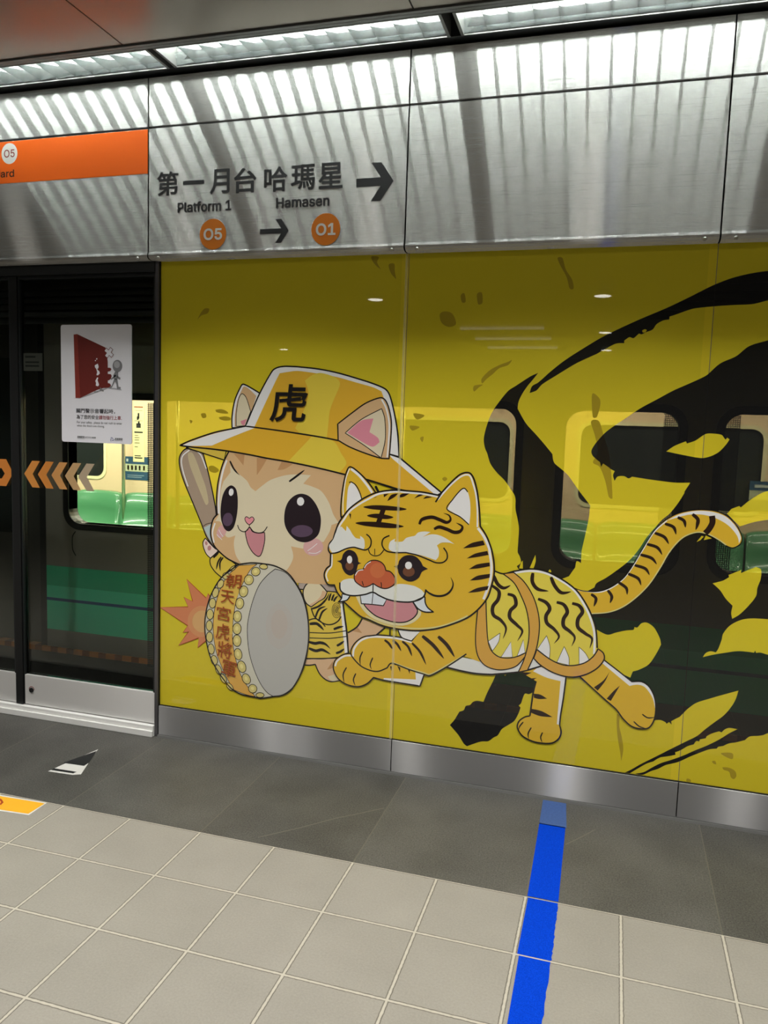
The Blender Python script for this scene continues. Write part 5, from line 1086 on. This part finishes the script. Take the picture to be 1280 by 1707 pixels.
txt = mat('poster_black', rgb(44, 44, 50), 0.5); txr = mat('poster_red_text', rgb(150, 40, 50), 0.5); txb = mat('poster_blue', rgb(50, 62, 130), 0.5)
def line(s, xl, xr, yt, yb, m, bold=0.01):
    a, b = q(xl, yt), q(xr, yb); bm = bmesh.new()
    text_bm(bm, s, a[0], (a[1]+b[1])/2, YP, height=a[1]-b[1], width=b[0]-a[0], align='L', bold=bold); return mesh_obj('lettering', bm, m, PO)
line('關門警示音響起時，', 280, 792, 1168, 1228, txt, 0.012)
line('為了您的安全', 280, 578, 1252, 1306, txt, 0.012); line('請勿強行上車.', 580, 880, 1252, 1306, txr, 0.012)
line('For your safety , please do not rush to enter', 284, 884, 1332, 1372, txt, 0.004); line('when the doors are closing.', 284, 652, 1378, 1414, txt, 0.004)
line('高雄捷運', 288, 384, 1526, 1556, txt, 0.01); line('(07)793-8888', 390, 536, 1532, 1562, txt, 0.002); line('高雄捷運', 790, 890, 1534, 1564, txt, 0.01)
bm = bmesh.new()
a, b = q(288, 1562), q(384, 1565); poly(bm, [a, (b[0], a[1]), b, (a[0], b[1])], YP)
a, b = q(790, 1570), q(890, 1573); poly(bm, [a, (b[0], a[1]), b, (a[0], b[1])], YP)
mesh_obj('underline', bm, txt, PO)
bm = bmesh.new(); c_ = q(752, 1556)
for k in range(3):
    a0 = k*2.1; ribbon(bm, [(c_[0]+(0.004+0.0024*i)*math.cos(a0+i*0.55)*0.9, c_[1]+(0.003+0.0017*i)*math.sin(a0+i*0.55)) for i in range(5)], 0.0028, YP, 0)
mesh_obj('emblem', bm, txb, PO)

# ------------------------------------------------------------------ markings stuck on the floor
def flat(name, polys, mats_, lab, cat, z=0.0006):
    bm = bmesh.new()
    for pts, zz, mi in polys:
        V = [bm.verts.new((x, y, z+zz)) for x, y in pts]
        for t_ in tessellate_polygon([[Vector((x, y, 0)) for x, y in pts]]):
            f = bm.faces.new([V[i] for i in t_]); f.material_index = mi; f.normal_update()
            if f.normal.z < 0: f.normal_flip()
    return tag(mesh_obj(name, bm, mats_), lab, cat)
wht = mat('floor_white_vinyl', rgb(226, 226, 222), 0.5); blk_ = mat('floor_black_vinyl', rgb(22, 23, 25), 0.45)
flat('arrow_sticker', ARROW, [wht, blk_], 'black and white arrow sticker on the dark granite before the doors', 'floor sticker')
flat('warning_sticker', WARN, [mat('floor_yellow_vinyl', rgb(248, 182, 40), 0.5), mat('floor_red_print', rgb(170, 60, 20), 0.5), wht], 'yellow floor sticker with a red mark at the left edge on the beige tiles', 'floor sticker')
def blue_mat():
    m, N, L, b = nmat('blue_tape')
    geo = N.new('ShaderNodeNewGeometry'); sp = N.new('ShaderNodeSeparateXYZ'); L.new(geo.outputs['Position'], sp.inputs[0])
    n = N.new('ShaderNodeTexNoise'); n.inputs['Scale'].default_value = 300.0; n.inputs['Detail'].default_value = 3; L.new(geo.outputs['Position'], n.inputs['Vector'])
    cr = N.new('ShaderNodeValToRGB'); cr.color_ramp.elements[0].position = 0.35; cr.color_ramp.elements[0].color = (0.0015, 0.042, 0.50, 1)
    cr.color_ramp.elements[1].position = 0.75; cr.color_ramp.elements[1].color = (0.003, 0.070, 0.74, 1); L.new(n.outputs['Fac'], cr.inputs[0])
    L.new(cr.outputs[0], b.inputs['Base Color']); b.inputs['Roughness'].default_value = 0.5; b.inputs['Specular IOR Level'].default_value = 0.02
    return m
blue = blue_mat(); worn = mat('worn_blue_tape', rgb(62, 92, 150), 0.5, noise=0.35, nscale=120.0)
BT = thing('floor_tape', 'blue tape line running over the tiles to the steel base plate', 'floor tape', (1.90, -1.3, 0.0))
def tape(y0, y1, x0a, x1a, x0b, x1b, m, rag=0.0):
    bm = bmesh.new(); n = 40; L_, R_ = [], []
    for i in range(n+1):
        t_ = i/n; y = y0+(y1-y0)*t_
        L_.append(bm.verts.new((x0a+(x0b-x0a)*t_, y, 0.0007))); R_.append(bm.verts.new((x1a+(x1b-x1a)*t_+random.uniform(-rag, rag*0.2), y, 0.0007)))
    for i in range(n): bm.faces.new((L_[i], R_[i], R_[i+1], L_[i+1]))
    bmesh.ops.recalc_face_normals(bm, faces=bm.faces[:])
    for f in bm.faces:
        f.normal_update()
        if f.normal.z < 0: f.normal_flip()
    return mesh_obj('tape_strip', bm, m, BT)
tape(-0.236, -0.026, 1.844, 1.948, 1.840, 1.934, worn)
tape(-0.737, -0.230, 1.853, 1.953, 1.844, 1.944, blue)
tape(-1.038, -0.745, 1.856, 1.956, 1.856, 1.954, blue, 0.003)
tape(-1.90, -1.044, 1.872, 1.950, 1.862, 1.954, blue, 0.003)

# pale scratches across the granite
def scratch(pts, lab):
    bm = bmesh.new()
    for i in range(len(pts)-1):
        p0, p1 = Vector((*pts[i], 0.0004)), Vector((*pts[i+1], 0.0004)); d = (p1-p0).normalized(); n_ = Vector((-d.y, d.x, 0))*0.0022
        f = bm.faces.new([bm.verts.new(p) for p in (p0+n_, p0-n_, p1-n_, p1+n_)]); f.normal_update()
        if f.normal.z < 0: f.normal_flip()
    return tag(mesh_obj('floor_scratch', bm, mat('scratch_pale', rgb(112, 108, 98), 0.6)), lab, 'scratch')
scratch(SCR[0], 'long pale scratch across the dark granite under the drum side')
scratch(SCR[1], 'short pale scratch on the granite just right of the blue tape')

# ------------------------------------------------------------------ the train standing behind the screen
TY = 0.40
steel_body = mat('train_steel', rgb(150, 146, 138), 0.42, 0.55)
tgreen = mat('train_green_band', rgb(80, 240, 196), 0.5); tgreen2 = mat('train_dark_green_band', rgb(52, 206, 156), 0.5)
tblue = mat('train_blue_line', rgb(20, 90, 140), 0.4)
cream_wall = mat('train_cream_wall', rgb(238, 208, 166), 0.5); seatm = mat('train_green_seat', rgb(82, 142, 98), 0.25, coat=0.6)
dglass = mat('dark_window_glass', rgb(40, 44, 42), 0.12); winglass = glass('train_window_glass', (0.92, 0.96, 0.94, 1))
TC = thing('train', 'stainless metro train with a green band seen through the glass doors', 'train', (0.5, TY, 0.0))
wins = [(-0.822, 1.600, 0.945, 1.625), (1.818, 2.300, 0.945, 1.625), (2.480, 4.6, 0.945, 1.625)]
bm = bmesh.new()
holes = [round_rect(a, b, c, d_, 0.075) for a, b, c, d_ in wins]
slab(bm, [[(-0.975, 0.22), (5.0, 0.22), (5.0, 2.5), (-0.975, 2.5)]]+holes, TY, TY+0.07)
mesh_obj('side_wall', bm, steel_body, TC)
for a, b, c, d_ in wins:
    bm = bmesh.new(); slab(bm, [round_rect(a-0.034, b+0.034, c-0.034, d_+0.034, 0.10), round_rect(a, b, c, d_, 0.075)], TY-0.006, TY+0.072); fr_ = mesh_obj('window_frame', bm, dark, TC)
    bm = bmesh.new(); slab(bm, [round_rect(a-0.01, b+0.01, c-0.01, d_+0.01, 0.08)], TY+0.030, TY+0.034); gl_ = mesh_obj('window_glass', bm, winglass, TC)
boxo('green_band', (-0.973, 5.0, TY-0.002, TY-0.0002, 0.335, 0.585), tgreen, TC)
boxo('dark_green_band', (-0.973, 5.0, TY-0.0021, TY-0.0003, 0.585, 0.697), tgreen2, TC)
boxo('blue_line', (-0.973, 5.0, TY-0.003, TY-0.0022, 0.500, 0.516), tblue, TC)
bm = bmesh.new(); box(bm, -2.4, 5.0, TY-0.012, TY+0.05, 0.206, 0.234)
def edge_mat():
    m, N, L, p = nmat('train_orange_edge')
    tc = N.new('ShaderNodeTexCoord'); sp = N.new('ShaderNodeSeparateXYZ'); L.new(tc.outputs['Object'], sp.inputs[0])
    d = N.new('ShaderNodeMath'); d.operation = 'DIVIDE'; d.inputs[1].default_value = 0.105; L.new(sp.outputs[0], d.inputs[0])
    f = N.new('ShaderNodeMath'); f.operation = 'FRACT'; L.new(d.outputs[0], f.inputs[0])
    g_ = N.new('ShaderNodeMath'); g_.operation = 'LESS_THAN'; g_.inputs[1].default_value = 0.45; L.new(f.outputs[0], g_.inputs[0])
    mx = N.new('ShaderNodeMix'); mx.data_type = 'RGBA'; mx.inputs[6].default_value = rgb(220, 128, 50); mx.inputs[7].default_value = rgb(150, 80, 32)
    L.new(g_.outputs[0], mx.inputs[0]); L.new(mx.outputs[2], p.inputs['Base Color']); p.inputs['Roughness'].default_value = 0.5
    return m
mesh_obj('orange_edge', bm, edge_mat(), TC)
bm = bmesh.new()   # door pocket handle ring
ribbon(bm, spline([(x, z, False) for x, z in ((-0.78, 0.90), (-0.80, 0.87), (-0.80, 0.80), (-0.78, 0.765))], False), 0.006, TY-0.001, 0); mesh_obj('grab_recess', bm, dark, TC)
# leaf of the train's own door at the far left
boxo('train_door', (-2.3, -1.02, TY+0.03, TY+0.06, 0.24, 2.1), mat('train_door_metal', rgb(70, 70, 66), 0.4, 0.5), TC)
bm = bmesh.new(); slab(bm, [round_rect(-2.19, -1.13, 0.86, 1.84, 0.05)], TY+0.026, TY+0.0298); mesh_obj('door_window', bm, dglass, TC)
boxo('door_jamb', (-1.02, -0.9755, TY+0.005, TY+0.08, 0.22, 2.3), dark, TC)
boxo('train_floor', (-4.6, 5.0, TY+0.08, 3.05, 0.10, 0.20), mat('train_floor_grey', rgb(90, 90, 88), 0.5), TC)
boxo('train_ceiling', (-4.6, 5.0, TY+0.07, 3.05, 2.2, 2.24), mat('train_ceiling_white', rgb(225, 220, 205), 0.5), TC)
# far wall with its windows
fw = [(-4.2, -2.46, 1.00, 1.60), (-0.95, 1.24, 1.00, 1.60), (1.78, 3.05, 1.00, 1.60), (3.6, 4.8, 1.0, 1.6)]
FWY = 2.95
bm = bmesh.new(); slab(bm, [[(-4.6, 0.2), (5.0, 0.2), (5.0, 2.2), (-4.6, 2.2)]]+[round_rect(a, b, c, d_, 0.08) for a, b, c, d_ in fw], FWY, FWY+0.05); mesh_obj('far_wall', bm, cream_wall, TC)
for a, b, c, d_ in fw:
    bm = bmesh.new(); slab(bm, [round_rect(a-0.01, b+0.01, c-0.01, d_+0.01, 0.08)], FWY+0.02, FWY+0.03); mesh_obj('far_window', bm, dglass, TC)
    bm = bmesh.new(); slab(bm, [round_rect(a-0.028, b+0.028, c-0.028, d_+0.028, 0.10), round_rect(a, b, c, d_, 0.08)], FWY-0.006, FWY+0.02); mesh_obj('far_window_frame', bm, mat('train_pale_trim', rgb(238, 228, 180), 0.4), TC)
# long bench of moulded green seats along the far side
def seat_bm(x0, x1):
    bm = bmesh.new()
    prof = [(2.945, 0.875), (2.90, 0.872), (2.870, 0.85), (2.845, 0.72), (2.835, 0.60), (2.78, 0.55), (2.60, 0.545), (2.50, 0.56), (2.465, 0.545), (2.46, 0.50), (2.52, 0.47), (2.945, 0.47)]
    cols = []
    n = 12
    for i in range(n+1):
        t_ = i/n; x = x0+(x1-x0)*t_; e = 1-abs(2*t_-1)**6; dip = 0.035*math.sin(math.pi*t_)
        cols.append([bm.verts.new((x, y+(dip if 2.55 < y < 2.91 and z > 0.56 else 0), 0.47+(z-0.47)*(0.94+0.06*e))) for y, z in prof])
    m = len(prof)
    for i in range(n):
        for j in range(m):
            k = (j+1) % m; bm.faces.new((cols[i][j], cols[i][k], cols[i+1][k], cols[i+1][j]))
    bm.faces.new(cols[0]); bm.faces.new(cols[-1][::-1]); bmesh.ops.recalc_face_normals(bm, faces=bm.faces[:])
    return bm
for k in range(16):
    x = -4.3+k*0.52
    mesh_obj('seat', seat_bm(x, x+0.50), seatm, TC, smooth=True)
for x, y in ((-2.19, 2.86), (-1.30, 2.30), (0.55, 2.3), (2.6, 2.3)):
    bm = bmesh.new(); cyl(bm, (x, y, 0.55 if y > 2.5 else 0.2), (x, y, 2.2), 0.016, 12); mesh_obj('grab_pole', bm, mat('train_pole_metal', rgb(205, 195, 170), 0.25, 0.8), TC, smooth=True)
# notices on the far wall
def notice(name, x0, x1, z0, z1, c, rows, y=FWY-0.004):
    o = boxo(name, (x0, x1, y, FWY-0.0005, z0, z1), mat('notice_%s_%d' % (name, c[0]), rgb(*c), 0.5), TC)
    bm = bmesh.new(); ml = []
    for a, b, e_, f_, cc in rows:
        mm_ = mat('notice_ink_%d_%d_%d' % cc, rgb(*cc), 0.5)
        if mm_ not in ml: ml.append(mm_)
        poly(bm, [(x0+a*(x1-x0), z0+e_*(z1-z0)), (x0+b*(x1-x0), z0+e_*(z1-z0)), (x0+b*(x1-x0), z0+f_*(z1-z0)), (x0+a*(x1-x0), z0+f_*(z1-z0))], y-0.001, ml.index(mm_))
    if len(bm.verts): p_ = mesh_obj('print', bm, ml, None); p_.parent = o; p_.matrix_parent_inverse = Matrix.Identity(4)
    else: bm.free()
    return o
bk = (40, 40, 36); rd = (150, 50, 40)
notice('tall_notice', -2.150, -2.035, 1.150, 1.66, (244, 230, 170), [(.1, .9, .955, .975, rd), (.12, .88, .72, .725, bk), (.12, .88, .90, .905, bk), (.42, .58, .76, .86, bk), (.35, .5, .74, .80, bk), (.3, .7, .60, .68, bk), (.45, .6, .66, .715, bk), (.12, .88, .51, .535, bk), (.15, .5, .46, .47, bk), (.15, .6, .42, .43, bk), (.15, .55, .38, .39, bk), (.15, .6, .33, .34, bk), (.15, .45, .26, .27, bk), (.15, .85, .06, .08, bk), (.15, .7, .10, .115, bk)])
notice('blue_notice', -2.235, -1.985, 0.985, 1.195, (46, 84, 110), [(0, 1, .36, .68, (196, 200, 160)), (.10, .17, .42, .62, bk), (.26, .33, .42, .62, bk), (.42, .49, .42, .62, bk), (.58, .65, .42, .62, bk), (.76, .83, .42, .62, bk), (.06, .14, .78, .9, (190, 200, 190)), (.1, .8, .18, .21, (150, 170, 180)), (.1, .7, .1, .13, (150, 170, 180))], FWY-0.003)
notice('blue_notice', 2.98, 3.3, 1.02, 1.23, (46, 84, 110), [(0, 1, .36, .68, (196, 200, 160)), (.1, .5, .78, .88, (190, 200, 190))], FWY-0.012)
boxo('dot_screen', (2.482, 2.545, TY+0.034, TY+0.0345, 0.95, 1.62), frit, TC)
boxo('dot_screen', (2.235, 2.298, TY+0.034, TY+0.0345, 0.95, 1.62), frit, TC)
# ribbed header and tunnel behind everything
bm = bmesh.new()
for k in range(5): box(bm, -2.6, 4.0, 0.20, 0.235, 2.03+k*0.034, 2.052+k*0.034)
box(bm, -2.6, 4.0, 0.236, 0.25, 2.0, 2.24)
tag(mesh_obj('header_grille', bm, mat('header_dark', rgb(62, 62, 62), 0.5)), 'dark ribbed grille behind the glass above the doors', 'grille')
struct(boxo('wall_tunnel', (X0, X1, 3.4, 3.5, -0.6, 3.2), dark))
struct(boxo('wall_track', (X0, X1, 0.03, 3.4, -0.7, -0.6), dark))
struct(boxo('wall_top', (X0, X1, 0.07, 3.4, 3.2, 3.25), dark))
